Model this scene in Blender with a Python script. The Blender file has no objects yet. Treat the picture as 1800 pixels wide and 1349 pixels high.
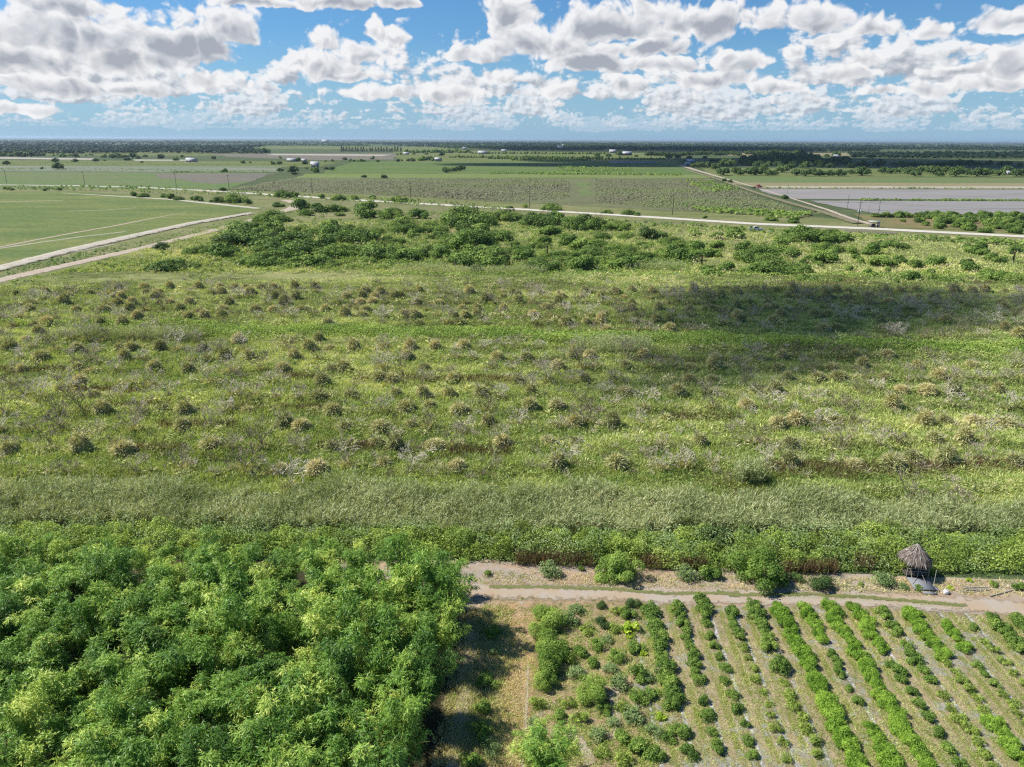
import bpy, math, random
import numpy as np
from mathutils import Vector, Matrix

random.seed(7)
RNG = np.random.default_rng(11)
SC = bpy.context.scene
COL = SC.collection
R = math.radians

# ------------------------------------------------------------------ camera
HCAM, FPX = 35.0, 1270.0            # drone height; focal length in pixels of the 1800 px wide photograph
PITCH = math.atan((674.5 - 245.3) / FPX)
ROLL = R(0.24)
cam = bpy.data.cameras.new('camera')
cam.sensor_width = 36.0
cam.lens = 36.0 * FPX / 1800.0
cam.clip_start, cam.clip_end = 0.5, 90000.0
camo = bpy.data.objects.new('camera', cam)
COL.objects.link(camo)
CM = Matrix.Rotation(R(90) - PITCH, 4, 'X') @ Matrix.Rotation(ROLL, 4, 'Z')
camo.matrix_world = Matrix.Translation((0, 0, HCAM)) @ CM
SC.camera = camo
CM3 = np.array(CM.to_3x3())

# ------------------------------------------------------------------ node helpers
def node(nt, typ, ins=None, **attrs):
    n = nt.nodes.new(typ)
    for k, v in attrs.items():
        setattr(n, k, v)
    for k, v in (ins or {}).items():
        if isinstance(v, bpy.types.NodeSocket):
            nt.links.new(v, n.inputs[k])
        else:
            n.inputs[k].default_value = v
    return n

def mth(nt, op, a, b=None, c=None, clamp=False):
    ins = {0: a}
    if b is not None: ins[1] = b
    if c is not None: ins[2] = c
    n = node(nt, 'ShaderNodeMath', ins, operation=op)
    n.use_clamp = clamp
    return n.outputs[0]

def col4(c):
    return (c[0], c[1], c[2], 1.0)

def mixc(nt, fac, a, b, blend='MIX'):
    a = col4(a) if isinstance(a, tuple) else a
    b = col4(b) if isinstance(b, tuple) else b
    n = node(nt, 'ShaderNodeMix', {0: fac, 6: a, 7: b}, data_type='RGBA', blend_type=blend)
    return n.outputs[2]

def sstep(nt, x, lo, hi):
    n = node(nt, 'ShaderNodeMapRange', {0: x, 1: lo, 2: hi, 3: 0.0, 4: 1.0}, interpolation_type='SMOOTHSTEP')
    return n.outputs[0]

def lin(nt, x, lo, hi, a=0.0, b=1.0):
    return node(nt, 'ShaderNodeMapRange', {0: x, 1: lo, 2: hi, 3: a, 4: b}).outputs[0]

def noise(nt, vec, scale, detail=4.0, rough=0.55, dist=0.0, dim='3D'):
    return node(nt, 'ShaderNodeTexNoise', {'Vector': vec, 'Scale': scale, 'Detail': detail, 'Roughness': rough, 'Distortion': dist}, noise_dimensions=dim).outputs[0]

def comb(nt, x, y, z=0.0):
    return node(nt, 'ShaderNodeCombineXYZ', {0: x, 1: y, 2: z}).outputs[0]

def pix_dir(x, y):
    d = CM3 @ np.array([(x - 900.0) / FPX, -(y - 674.5) / FPX, -1.0])
    return d

# ------------------------------------------------------------------ sun, sky, exposure
EL, AZ = R(50), R(12)               # sun to the left and a little beyond the scene
SUN = Vector((-math.cos(EL) * math.cos(AZ), math.cos(EL) * math.sin(AZ), math.sin(EL)))
EXPO = 0.5
SKY_STR = 0.08
SC.view_settings.view_transform = 'Standard'
SC.view_settings.look = 'None'
SC.view_settings.exposure = EXPO
SC.view_settings.gamma = 1.0
SC.view_settings.use_curve_mapping = False
ld = bpy.data.lights.new('sun', 'SUN')
ld.energy = 5.0
ld.angle = R(0.5)
ld.color = (1.0, 0.955, 0.88)
lo = bpy.data.objects.new('sun', ld)
lo.rotation_euler = SUN.to_track_quat('Z', 'Y').to_euler()
lo.location = (-300, 0, 400)
COL.objects.link(lo)

def build_world():
    w = bpy.data.worlds.new('World')
    SC.world = w
    w.use_nodes = True
    nt = w.node_tree
    nt.nodes.clear()
    w.cycles.sampling_method = 'MANUAL'
    w.cycles.sample_map_resolution = 512
    sky = node(nt, 'ShaderNodeTexSky', sky_type='NISHITA', sun_disc=False, sun_elevation=EL,
               sun_rotation=R(-78), altitude=0.0, air_density=1.0, dust_density=0.4, ozone_density=2.2)
    tc = node(nt, 'ShaderNodeTexCoord').outputs['Generated']
    s = node(nt, 'ShaderNodeSeparateXYZ', {0: tc})
    x, y, z = s.outputs
    az = mth(nt, 'ARCTAN2', x, y)
    rxy = mth(nt, 'SQRT', mth(nt, 'ADD', mth(nt, 'MULTIPLY', x, x), mth(nt, 'MULTIPLY', y, y)))
    t = mth(nt, 'DIVIDE', z, mth(nt, 'MAXIMUM', rxy, 0.02))
    K = 1.0 / (SKY_STR * 2 ** EXPO)
    white = tuple(K * v for v in (0.92, 0.92, 0.93))
    grey = tuple(K * v for v in (0.40, 0.43, 0.49))
    hz = tuple(K * v for v in (0.36, 0.56, 0.78))
    # clear air: deep blue overhead, pale towards the horizon (the sky itself)
    c = mixc(nt, 1.0, sky.outputs[0], (0.42, 0.72, 1.0), 'MULTIPLY')
    c = mixc(nt, lin(nt, t, 0.0, 0.12, 0.72, 0.0), c, hz)
    clear = c
    # distant rows of small clouds, each row a shell further away
    p3 = comb(nt, az, t, 0.0)
    for j, base in enumerate((0.013, 0.018, 0.025, 0.034, 0.044, 0.056, 0.070)):
        u = mth(nt, 'MULTIPLY', az, 1.0 / base)
        v = mth(nt, 'DIVIDE', mth(nt, 'SUBTRACT', t, base), base)
        cov = noise(nt, comb(nt, mth(nt, 'MULTIPLY', u, 0.30), mth(nt, 'MULTIPLY_ADD', v, 0.25, 3.7 * j + 1.3), 0.0), 1.0, 1.0, dim='2D')
        n1 = noise(nt, comb(nt, u, mth(nt, 'MULTIPLY_ADD', v, 1.5, 7.1 * j)), 2.1, 5.0, 0.55, dim='2D')
        n2 = noise(nt, comb(nt, mth(nt, 'ADD', u, -0.10), mth(nt, 'MULTIPLY_ADD', mth(nt, 'ADD', v, 0.10), 1.5, 7.1 * j)), 2.1, 3.0, 0.5, dim='2D')
        pen = mth(nt, 'MAXIMUM', mth(nt, 'MULTIPLY', v, 0.62), mth(nt, 'MULTIPLY', v, -3.0))
        d = mth(nt, 'ADD', mth(nt, 'MULTIPLY_ADD', mth(nt, 'SUBTRACT', n1, 0.5), 1.5, (0.30, 0.26, 0.20, 0.12, 0.05, 0.0, -0.05)[j]), mth(nt, 'MULTIPLY', mth(nt, 'SUBTRACT', cov, 0.5), 2.4))
        d = mth(nt, 'SUBTRACT', d, pen)
        a = sstep(nt, d, 0.0, 0.24)
        lit = mth(nt, 'ADD', mth(nt, 'MULTIPLY_ADD', mth(nt, 'SUBTRACT', n1, n2), 3.2, 0.52), mth(nt, 'MULTIPLY', v, 0.8), clamp=True)
        far = (0.72, 0.55, 0.38, 0.24, 0.15, 0.10, 0.06)[j]
        cc = mixc(nt, far, mixc(nt, lit, grey, white), tuple(K * q for q in (0.56, 0.69, 0.83)))
        op = (0.40, 0.58, 0.72, 0.84, 0.9, 0.94, 0.96)[j]
        c = mixc(nt, mth(nt, 'MULTIPLY', a, op), c, cc)
    # the nearer cumulus: (pixel x, y, half width, half height, base greyness)
    blobs = [(60, 40, 130, 60, .6), (30, 95, 120, 46, .75), (185, 50, 95, 58, .5), (315, 62, 135, 62, 1.0), (235, 100, 110, 36, .8),
             (405, 45, 52, 42, .5), (110, 5, 110, 30, .5), (90, 150, 130, 26, .5), (30, 190, 90, 16, .5), (220, 155, 70, 18, .4),
             (365, 137, 62, 24, .35), (570, 112, 110, 32, .3), (640, 92, 60, 34, .1), (572, 68, 30, 24, .05), (655, 50, 26, 26, .1),
             (694, 58, 26, 26, .1), (610, 130, 90, 16, .5), (655, 158, 76, 19, .2), (460, 2, 90, 13, .6), (580, -2, 90, 20, .8), (705, 5, 40, 16, .6),
             (950, 68, 140, 50, .85), (1075, 35, 185, 52, .9), (1225, 28, 140, 46, .95), (1030, 105, 130, 30, .95), (835, 92, 62, 24, .3), (1140, 78, 110, 28, 1.0),
             (900, 20, 60, 40, .5), (1440, 28, 64, 38, .55), (1535, 42, 56, 26, .6), (1455, 66, 30, 18, .6), (1395, 86, 38, 18, .15), (1645, 46, 40, 24, .4), (1775, 30, 64, 26, .5),
             (1490, 128, 58, 18, .3), (1522, 106, 26, 20, .1), (1300, 108, 46, 26, .2), (1250, 135, 90, 24, .5), (1100, 150, 40, 22, .2), (985, 155, 36, 14, .3),
             (1180, 110, 70, 18, .4), (1720, 88, 14, 10, .1), (1690, 124, 60, 12, .5), (1785, 112, 50, 30, .4), (1740, 145, 70, 18, .4), (1640, 155, 40, 14, .3), (1560, 160, 40, 12, .4), (800, 165, 60, 24, .3), (860, 130, 50, 22, .3), (1370, 150, 60, 16, .4)]
    wv = node(nt, 'ShaderNodeTexNoise', {'Vector': p3, 'Scale': 16.0, 'Detail': 3.0, 'Roughness': 0.55}, noise_dimensions='2D')
    wr = node(nt, 'ShaderNodeSeparateXYZ', {0: wv.outputs['Color']})
    azw = mth(nt, 'MULTIPLY_ADD', mth(nt, 'SUBTRACT', wr.outputs[0], 0.5), 0.032, az)
    tw = mth(nt, 'MULTIPLY_ADD', mth(nt, 'SUBTRACT', wr.outputs[1], 0.5), 0.020, t)
    F = H = G = None
    for bx, by, bw, bh, g in blobs:
        d = pix_dir(bx, by + bh * 0.3)
        a0 = math.atan2(d[0], d[1]); t0 = d[2] / math.hypot(d[0], d[1])
        dx = mth(nt, 'MULTIPLY', mth(nt, 'SUBTRACT', azw, a0), FPX / (bw * 1.15))
        dy = mth(nt, 'MULTIPLY', mth(nt, 'SUBTRACT', tw, t0), FPX / (bh * 1.15))
        dys = mth(nt, 'MAXIMUM', dy, mth(nt, 'MULTIPLY', dy, -1.7))
        f = mth(nt, 'SUBTRACT', 1.0, mth(nt, 'SQRT', mth(nt, 'ADD', mth(nt, 'MULTIPLY', dx, dx), mth(nt, 'MULTIPLY', dys, dys))))
        hh = mth(nt, 'SUBTRACT', mth(nt, 'MULTIPLY', dy, 0.6), mth(nt, 'MULTIPLY', dx, 0.2))
        if F is None:
            F, H, G = f, hh, mth(nt, 'ADD', 0.0, g)
        else:
            k = sstep(nt, mth(nt, 'SUBTRACT', f, F), -0.12, 0.12)
            H = node(nt, 'ShaderNodeMix', {0: k, 2: H, 3: hh}).outputs[0]
            G = node(nt, 'ShaderNodeMix', {0: k, 2: G, 3: g}).outputs[0]
            F = mth(nt, 'MAXIMUM', F, f)
    def billow(du, dv, det):
        q = comb(nt, mth(nt, 'ADD', az, du), mth(nt, 'MULTIPLY', mth(nt, 'ADD', t, dv), 1.15), 0.4)
        a_ = noise(nt, q, 15.0, det, 0.55, dim='2D')
        v_ = node(nt, 'ShaderNodeTexVoronoi', {'Vector': node(nt, 'ShaderNodeVectorMath', {0: q, 1: node(nt, 'ShaderNodeVectorMath', {0: wv.outputs['Color'], 1: (0.05, 0.05, 0.0)}, operation='MULTIPLY').outputs[0]}, operation='ADD').outputs[0],
             'Scale': 36.0, 'Detail': 2.0, 'Roughness': 0.5}, feature='F1', voronoi_dimensions='2D').outputs['Distance']
        return mth(nt, 'SUBTRACT', mth(nt, 'MULTIPLY', a_, 1.0), mth(nt, 'MULTIPLY', v_, 0.42))
    b1 = billow(0.0, 0.0, 6.0)
    b2 = billow(-0.006, 0.007, 3.0)
    D = mth(nt, 'ADD', F, mth(nt, 'MULTIPLY', mth(nt, 'SUBTRACT', b1, 0.29), 1.10))
    A = sstep(nt, D, 0.08, 0.34)
    thick = sstep(nt, D, 0.25, 1.05)
    lit = mth(nt, 'MULTIPLY_ADD', mth(nt, 'SUBTRACT', b1, b2), 1.9, 0.84)
    lit = mth(nt, 'ADD', lit, mth(nt, 'MULTIPLY', H, 0.75))
    lit = mth(nt, 'SUBTRACT', lit, mth(nt, 'MULTIPLY', thick, mth(nt, 'MULTIPLY_ADD', G, 1.30, 0.12)))
    lit = mth(nt, 'MAXIMUM', mth(nt, 'MINIMUM', lit, 1.0), 0.0)
    c = mixc(nt, mth(nt, 'MULTIPLY', A, 0.97), c, mixc(nt, lit, grey, white))
    bg = node(nt, 'ShaderNodeBackground', {0: c, 1: SKY_STR})
    bg0 = node(nt, 'ShaderNodeBackground', {0: clear, 1: SKY_STR})
    # the cumulus field lies low over the land; the upper sky is clear
    low = mth(nt, 'MULTIPLY', mth(nt, 'LESS_THAN', t, 0.30), mth(nt, 'GREATER_THAN', t, -0.02))
    mx = node(nt, 'ShaderNodeMixShader', {0: low, 1: bg0.outputs[0], 2: bg.outputs[0]})
    out = node(nt, 'ShaderNodeOutputWorld', {0: mx.outputs[0]})
build_world()

cy = SC.cycles
cy.max_bounces = 5
cy.diffuse_bounces = 2
cy.glossy_bounces = 2
cy.transmission_bounces = 3
cy.transparent_max_bounces = 8
cy.volume_bounces = 0
cy.caustics_reflective = cy.caustics_refractive = False
cy.sample_clamp_indirect = 4.0
cy.filter_width = 1.25
cy.use_denoising = False
cy.denoiser = "OPENIMAGEDENOISE"
cy.denoising_input_passes = "RGB_ALBEDO_NORMAL"

# ------------------------------------------------------------------ geometry helpers
def at(x, y, z=0.0):
    """Where the view ray through a pixel of the photograph meets the level z: used once, to read the plan of the land."""
    d = pix_dir(x, y)
    k = (z - HCAM) / d[2]
    return (d[0] * k, d[1] * k)

def at_many(xs, ys):
    d = np.stack([(np.asarray(xs) - 900.0) / FPX, -(np.asarray(ys) - 674.5) / FPX, -np.ones(len(xs))], 1) @ CM3.T
    k = -HCAM / d[:, 2]
    return d[:, 0] * k, d[:, 1] * k

def seen_at(p):
    q = CM3.T @ (np.array(p) - np.array([0, 0, HCAM]))
    return (900 + FPX * q[0] / -q[2], 674.5 - FPX * q[1] / -q[2])

_tab = np.random.default_rng(5).random((64, 64))
def vnoise(X, Y, s, seed=0):
    x = np.asarray(X, float) / s + seed * 17.3
    y = np.asarray(Y, float) / s + seed * 9.1
    xi = np.floor(x).astype(int); yi = np.floor(y).astype(int)
    fx = x - xi; fy = y - yi
    fx = fx * fx * (3 - 2 * fx); fy = fy * fy * (3 - 2 * fy)
    a = _tab[xi % 64, yi % 64]; b = _tab[(xi + 1) % 64, yi % 64]
    c = _tab[xi % 64, (yi + 1) % 64]; d = _tab[(xi + 1) % 64, (yi + 1) % 64]
    return (a * (1 - fx) + b * fx) * (1 - fy) + (c * (1 - fx) + d * fx) * fy

def fnoise(X, Y, s, seed=0):
    return 0.5 * vnoise(X, Y, s, seed) + 0.3 * vnoise(X, Y, s * 0.47, seed + 3) + 0.2 * vnoise(X, Y, s * 0.21, seed + 7)

def mesh(name, V, F, mats, tint=None, mi=None, smooth=False, pt=None):
    """V (n,3); F: array (m,k) or list of such arrays; tint per face; mi material index per face; pt per-vertex value."""
    Fs = F if isinstance(F, list) else [F]
    Fs = [np.asarray(f, dtype=np.int32) for f in Fs if len(f)]
    me = bpy.data.meshes.new(name)
    V = np.asarray(V, dtype=np.float32)
    me.vertices.add(len(V)); me.vertices.foreach_set('co', V.ravel())
    loops = np.concatenate([f.ravel() for f in Fs])
    sizes = np.concatenate([np.full(len(f), f.shape[1], np.int32) for f in Fs])
    starts = np.concatenate([[0], np.cumsum(sizes)[:-1]]).astype(np.int32)
    me.loops.add(len(loops)); me.loops.foreach_set('vertex_index', loops)
    me.polygons.add(len(sizes)); me.polygons.foreach_set('loop_start', starts); me.polygons.foreach_set('loop_total', sizes)
    if smooth: me.polygons.foreach_set('use_smooth', np.ones(len(sizes), bool))
    for m in (mats if isinstance(mats, (list, tuple)) else [mats]): me.materials.append(m)
    if mi is not None: me.polygons.foreach_set('material_index', np.asarray(mi, np.int32))
    me.update(calc_edges=True)
    if tint is not None:
        at_ = me.attributes.new('tint', 'FLOAT', 'FACE'); at_.data.foreach_set('value', np.asarray(tint, np.float32))
    if pt is not None:
        at_ = me.attributes.new('tint', 'FLOAT', 'POINT'); at_.data.foreach_set('value', np.asarray(pt, np.float32))
    return me

def link(name, data, parent=None, loc=None, rotz=0.0, scale=None):
    o = bpy.data.objects.new(name, data)
    COL.objects.link(o)
    if parent is not None: o.parent = parent
    if loc is not None: o.location = loc
    if rotz: o.rotation_euler = (0, 0, rotz)
    if scale is not None: o.scale = scale if hasattr(scale, '__len__') else (scale,) * 3
    return o

def tag(o, label=None, cat=None, group=None, kind=None):
    if label: o['label'] = label
    if cat: o['category'] = cat
    if group: o['group'] = group
    if kind: o['kind'] = kind
    return o

def norm(a):
    return a / np.maximum(np.linalg.norm(a, axis=1, keepdims=True), 1e-9)

class Geo:
    """Collects quads and triangles (numpy) for one mesh."""
    def __init__(s): s.V, s.Q, s.T, s.tq, s.tt, s.mq, s.mt, s.n = [], [], [], [], [], [], [], 0
    def add(s, V, F, tint=0.5, m=0):
        V = np.asarray(V, float); F = np.asarray(F, int)
        t = np.broadcast_to(np.asarray(tint, float), (len(F),))
        s.V.append(V)
        if F.shape[1] == 4: s.Q.append(F + s.n); s.tq.append(t); s.mq.append(np.full(len(F), m))
        else: s.T.append(F + s.n); s.tt.append(t); s.mt.append(np.full(len(F), m))
        s.n += len(V)
    def leaves(s, P, D, N, L, W, tint, m=0):
        """rhombic leaves: base P, axis D, normal N"""
        n = len(P); D = norm(D); S = norm(np.cross(D, N))
        L = np.broadcast_to(np.asarray(L, float), (n,))[:, None]; W = np.broadcast_to(np.asarray(W, float), (n,))[:, None]
        V = np.stack([P, P + D * L * 0.45 + S * W * 0.5, P + D * L, P + D * L * 0.45 - S * W * 0.5], 1).reshape(-1, 3)
        s.add(V, np.arange(4 * n).reshape(n, 4), tint, m)
    def sticks(s, A, B, ra, rb, tint=0.5, m=0, k=3):
        A = np.asarray(A, float); B = np.asarray(B, float); n = len(A)
        D = norm(B - A); ref = np.where(np.abs(D[:, 2:3]) > 0.9, [[1.0, 0, 0]], [[0, 0, 1.0]])
        U = norm(np.cross(D, ref)); W = np.cross(D, U)
        ra = np.broadcast_to(np.asarray(ra, float), (n,)); rb = np.broadcast_to(np.asarray(rb, float), (n,))
        rings = []
        for j in range(k):
            a = 2 * math.pi * j / k
            rings.append(A + (U * math.cos(a) + W * math.sin(a)) * ra[:, None])
        for j in range(k):
            a = 2 * math.pi * j / k
            rings.append(B + (U * math.cos(a) + W * math.sin(a)) * rb[:, None])
        V = np.stack(rings, 1).reshape(-1, 3)
        base = (np.arange(n) * 2 * k)[:, None]
        F = np.concatenate([base + np.array([[j, (j + 1) % k, k + (j + 1) % k, k + j]]) for j in range(k)], 0)
        t = np.tile(np.broadcast_to(np.asarray(tint, float), (n,)), k)
        s.add(V, F, t, m)
    def box(s, c, size, rotz=0.0, tint=0.5, m=0, taper=1.0):
        x, y, z = [v / 2 for v in size]
        P = np.array([[-x, -y, -z], [x, -y, -z], [x, y, -z], [-x, y, -z], [-x * taper, -y * taper, z], [x * taper, -y * taper, z], [x * taper, y * taper, z], [-x * taper, y * taper, z]])
        ca, sa = math.cos(rotz), math.sin(rotz)
        P = P @ np.array([[ca, sa, 0], [-sa, ca, 0], [0, 0, 1]]) + np.array(c)
        s.add(P, [[0, 3, 2, 1], [4, 5, 6, 7], [0, 1, 5, 4], [1, 2, 6, 5], [2, 3, 7, 6], [3, 0, 4, 7]], tint, m)
    def build(s, name, mats, smooth=False):
        F = []; t = []; mi = []
        if s.Q: F.append(np.concatenate(s.Q)); t += s.tq; mi += s.mq
        if s.T: F.append(np.concatenate(s.T)); t += s.tt; mi += s.mt
        return mesh(name, np.concatenate(s.V), F, mats, np.concatenate(t), np.concatenate(mi), smooth)

def sphere_dirs(n, rng, zmin=-1.0):
    z = rng.uniform(zmin, 1, n); a = rng.uniform(0, 2 * math.pi, n); r = np.sqrt(1 - z * z)
    return np.stack([r * np.cos(a), r * np.sin(a), z], 1)

# ------------------------------------------------------------------ materials
def new_mat(name):
    m = bpy.data.materials.new(name); m.use_nodes = True
    nt = m.node_tree; nt.nodes.clear()
    return m, nt, node(nt, 'ShaderNodeOutputMaterial')

def leaf_mat(name, stops, trans=0.35, rnd=0.35, rough=0.55, spec=0.15, wscale=0.0):
    """stops: (pos, colour) along the 'tint' of each leaf, shifted from plant to plant."""
    m, nt, out = new_mat(name)
    a = node(nt, 'ShaderNodeAttribute', attribute_name='tint').outputs['Fac']
    r = node(nt, 'ShaderNodeObjectInfo').outputs['Random']
    f = mth(nt, 'ADD', a, mth(nt, 'MULTIPLY', mth(nt, 'SUBTRACT', r, 0.5), rnd), clamp=True)
    cr = node(nt, 'ShaderNodeValToRGB', {0: f})
    el = cr.color_ramp.elements
    while len(el) > len(stops): el.remove(el[-1])
    for i, (p, c) in enumerate(stops):
        e = el[i] if i < len(el) else el.new(p)
        e.position = p; e.color = col4(c)
    c = cr.outputs[0]
    b = node(nt, 'ShaderNodeBsdfPrincipled', {'Base Color': c, 'Roughness': rough, 'Specular IOR Level': spec})
    sh = b.outputs[0]
    if trans:
        tc = mixc(nt, 1.0, c, (1.2, 1.15, 0.5), 'MULTIPLY')
        t = node(nt, 'ShaderNodeBsdfTranslucent', {0: tc})
        sh = node(nt, 'ShaderNodeMixShader', {0: trans, 1: sh, 2: t.outputs[0]}).outputs[0]
    nt.links.new(sh, out.inputs[0])
    return m

def flat_mat(name, c, rough=0.7, spec=0.3, var=0.18, scale=1.5, metal=0.0):
    m, nt, out = new_mat(name)
    v = node(nt, 'ShaderNodeTexCoord').outputs['Object']
    n = noise(nt, v, scale, 5.0, 0.65)
    cc = mixc(nt, n, tuple(q * (1 - var) for q in c), tuple(min(1, q * (1 + var)) for q in c))
    b = node(nt, 'ShaderNodeBsdfPrincipled', {'Base Color': cc, 'Roughness': rough, 'Specular IOR Level': spec, 'Metallic': metal})
    nt.links.new(b.outputs[0], out.inputs[0])
    return m

def pos(nt):
    return node(nt, 'ShaderNodeNewGeometry').outputs['Position']

def vscale(nt, v, s):
    return node(nt, 'ShaderNodeVectorMath', {0: v, 1: s}, operation='MULTIPLY').outputs[0]

def ground_mat(name, cols, big=40.0, fine=1.2, stretch=(1, 1, 1), bump=0.3, fleck=None, rough=0.95, attr=False, mixsharp=0.18):
    """cols: 3-4 soil/grass colours blended by large and fine noise in world metres."""
    m, nt, out = new_mat(name)
    p = pos(nt)
    ps = vscale(nt, p, stretch)
    nb = noise(nt, ps, 1.0 / big, 4.0, 0.6)
    nm = noise(nt, ps, 4.0 / big, 4.0, 0.65)
    nf = noise(nt, p, 1.0 / fine, 4.0, 0.7)
    f = mth(nt, 'ADD', mth(nt, 'MULTIPLY', nb, 0.55), mth(nt, 'MULTIPLY', nm, 0.25))
    f = mth(nt, 'ADD', f, mth(nt, 'MULTIPLY', nf, 0.30))
    if attr:
        f = mth(nt, 'ADD', mth(nt, 'MULTIPLY', f, 0.5), mth(nt, 'MULTIPLY', node(nt, 'ShaderNodeAttribute', attribute_name='tint').outputs['Fac'], 0.55))
    c = cols[0]
    k = len(cols) - 1
    for i in range(k):
        mid = 0.38 + 0.34 * (i + 0.5) / k
        c = mixc(nt, sstep(nt, f, mid - mixsharp / 2, mid + mixsharp / 2), c, cols[i + 1])
    if fleck:
        fc, amt, sc = fleck
        c = mixc(nt, sstep(nt, noise(nt, ps, sc, 5.0, 0.7), 1 - amt, 1 - amt + 0.1), c, fc)
    c = mixc(nt, sstep(nt, nf, 0.3, 0.7), mixc(nt, 1.0, c, (0.78, 0.78, 0.76), 'MULTIPLY'), c)
    b = node(nt, 'ShaderNodeBsdfPrincipled', {'Base Color': c, 'Roughness': rough, 'Specular IOR Level': 0.1})
    if bump:
        bp = node(nt, 'ShaderNodeBump', {'Strength': 0.6, 'Distance': bump, 'Height': nf})
        nt.links.new(bp.outputs[0], b.inputs['Normal'])
    nt.links.new(b.outputs[0], out.inputs[0])
    return m

# ------------------------------------------------------------------ ground sheets
def resample(P, step, closed=True):
    P = np.asarray(P, float); out = []
    n = len(P)
    for i in range(n if closed else n - 1):
        a, b = P[i], P[(i + 1) % n]
        k = int(min(90, max(1, np.linalg.norm(b - a) / step)))
        for j in range(k): out.append(a + (b - a) * j / k)
    if not closed: out.append(P[-1])
    return np.array(out)

def sheet(name, px, z, mat, jag=0.0, step=3.0, world=False):
    P = np.array([p if world else at(*p) for p in px], float)
    P = resample(P, step)
    if jag:
        P = P + jag * (np.stack([fnoise(P[:, 0], P[:, 1], step * 3, 1), fnoise(P[:, 0], P[:, 1], step * 3, 5)], 1) - 0.5) * 2
    V = np.column_stack([P, np.full(len(P), z)])
    a = np.roll(P, -1, 0)
    if np.sum(P[:, 0] * a[:, 1] - a[:, 0] * P[:, 1]) < 0: V = V[::-1]
    me = bpy.data.meshes.new(name)
    me.from_pydata([tuple(v) for v in V], [], [tuple(range(len(V)))])
    me.materials.append(mat)
    return tag(link(name, me), kind='structure')

def ribbon(name, px, width, z, mat, jag=0.25, step=2.5, crown=0.0, world=False):
    P = resample(np.array([p if world else at(*p) for p in px], float), step, False)
    T = np.gradient(P, axis=0); T = norm(T); Nn = np.stack([-T[:, 1], T[:, 0]], 1)
    w = np.interp(np.linspace(0, 1, len(P)), np.linspace(0, 1, len(width)), width) if hasattr(width, '__len__') else np.full(len(P), width)
    rows = []; pt = []
    for s in (-1, -0.6, 0, 0.6, 1):
        off = s * w / 2
        if abs(s) == 1: off = off + jag * (fnoise(P[:, 0] + 31 * s, P[:, 1], step * 2, 2) - 0.5) * 2
        Q = P + Nn * off[:, None]
        rows.append(np.column_stack([Q, np.full(len(Q), z + crown * (1 - s * s))])); pt.append(np.full(len(Q), s))
    V = np.stack(rows, 1).reshape(-1, 3); n = len(P)
    F = [[i * 5 + j, i * 5 + j + 1, (i + 1) * 5 + j + 1, (i + 1) * 5 + j] for i in range(n - 1) for j in range(4)]
    return tag(link(name, mesh(name, V, np.array(F)[:, ::-1], mat, pt=np.stack(pt, 1).ravel())), kind='structure')

# ------------------------------------------------------------------ the land
def S(r, g, b, k=1.75):
    f = lambda v: (v / 255 / 12.92 if v < 10 else ((v / 255 + 0.055) / 1.055) ** 2.4) / k
    return (f(r), f(g), f(b))

M = {}
M['far'] = ground_mat('farmland', [S(84, 102, 66), S(110, 124, 80), S(92, 110, 70), S(130, 138, 96)], 420.0, 12.0, (0.35, 1.6, 1), 0.0)
M['rough'] = ground_mat('rough_grass', [S(114, 126, 72), S(142, 150, 94), S(160, 162, 110), S(190, 174, 138)], 34.0, 1.6, (0.6, 1.3, 1), 0.5)
M['pasture'] = ground_mat('mown_pasture', [S(108, 132, 72), S(124, 144, 82), S(142, 154, 88), S(170, 170, 110)], 44.0, 2.2, (0.45, 1.7, 1), 0.12, (S(176, 170, 136), 0.36, 0.10), mixsharp=0.12)
M['pasture_far'] = ground_mat('far_pasture', [S(112, 142, 82), S(124, 150, 88), S(138, 148, 100), S(146, 142, 108)], 130.0, 5.0, (0.35, 1.8, 1), 0.0)
M['olive'] = ground_mat('olive_field', [S(100, 118, 62), S(124, 140, 76), S(138, 146, 90), S(160, 158, 118)], 110.0, 7.0, (0.3, 1.8, 1), 0.0)
M['green'] = ground_mat('green_field', [S(100, 126, 68), S(114, 140, 76), S(126, 146, 82), S(138, 146, 96)], 140.0, 6.0, (0.3, 1.8, 1), 0.0)
M['lime'] = ground_mat('lime_field', [S(128, 150, 78), S(142, 160, 88), S(148, 160, 98), S(158, 164, 110)], 90.0, 5.0, (0.3, 2.0, 1), 0.0)
M['greygreen'] = ground_mat('pale_field', [S(124, 146, 106), S(140, 154, 122), S(158, 162, 140), S(188, 186, 172)], 110.0, 6.0, (0.3, 2.0, 1), 0.0)
M['fallow'] = ground_mat('fallow_field', [S(122, 122, 106), S(142, 138, 124), S(150, 142, 126), S(132, 132, 106)], 90.0, 5.0, (0.3, 1.8, 1), 0.0)
M['scrub'] = ground_mat('dead_orchard_ground', [S(118, 124, 86), S(130, 134, 98), S(138, 142, 102), S(140, 154, 92)], 60.0, 3.5, (0.6, 1.2, 1), 0.0)
M['tan'] = ground_mat('dry_field', [S(186, 168, 132), S(176, 164, 128), S(166, 160, 116), S(198, 182, 152)], 60.0, 4.0, (0.2, 2.0, 1), 0.0)
M['orange'] = ground_mat('orange_soil', [S(184, 150, 116), S(164, 146, 106), S(140, 144, 92), S(126, 138, 82)], 30.0, 2.5, (0.7, 1.2, 1), 0.0)
M['sand'] = ground_mat('white_sand', [S(232, 226, 212), S(218, 210, 196), S(206, 198, 180), S(176, 172, 138)], 18.0, 1.4, (1, 1, 1), 0.1)
M['litter'] = ground_mat('leaf_litter', [S(78, 68, 52), S(100, 86, 66), S(70, 74, 44), S(128, 112, 92)], 6.0, 0.6, (1, 1, 1), 0.15)
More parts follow.
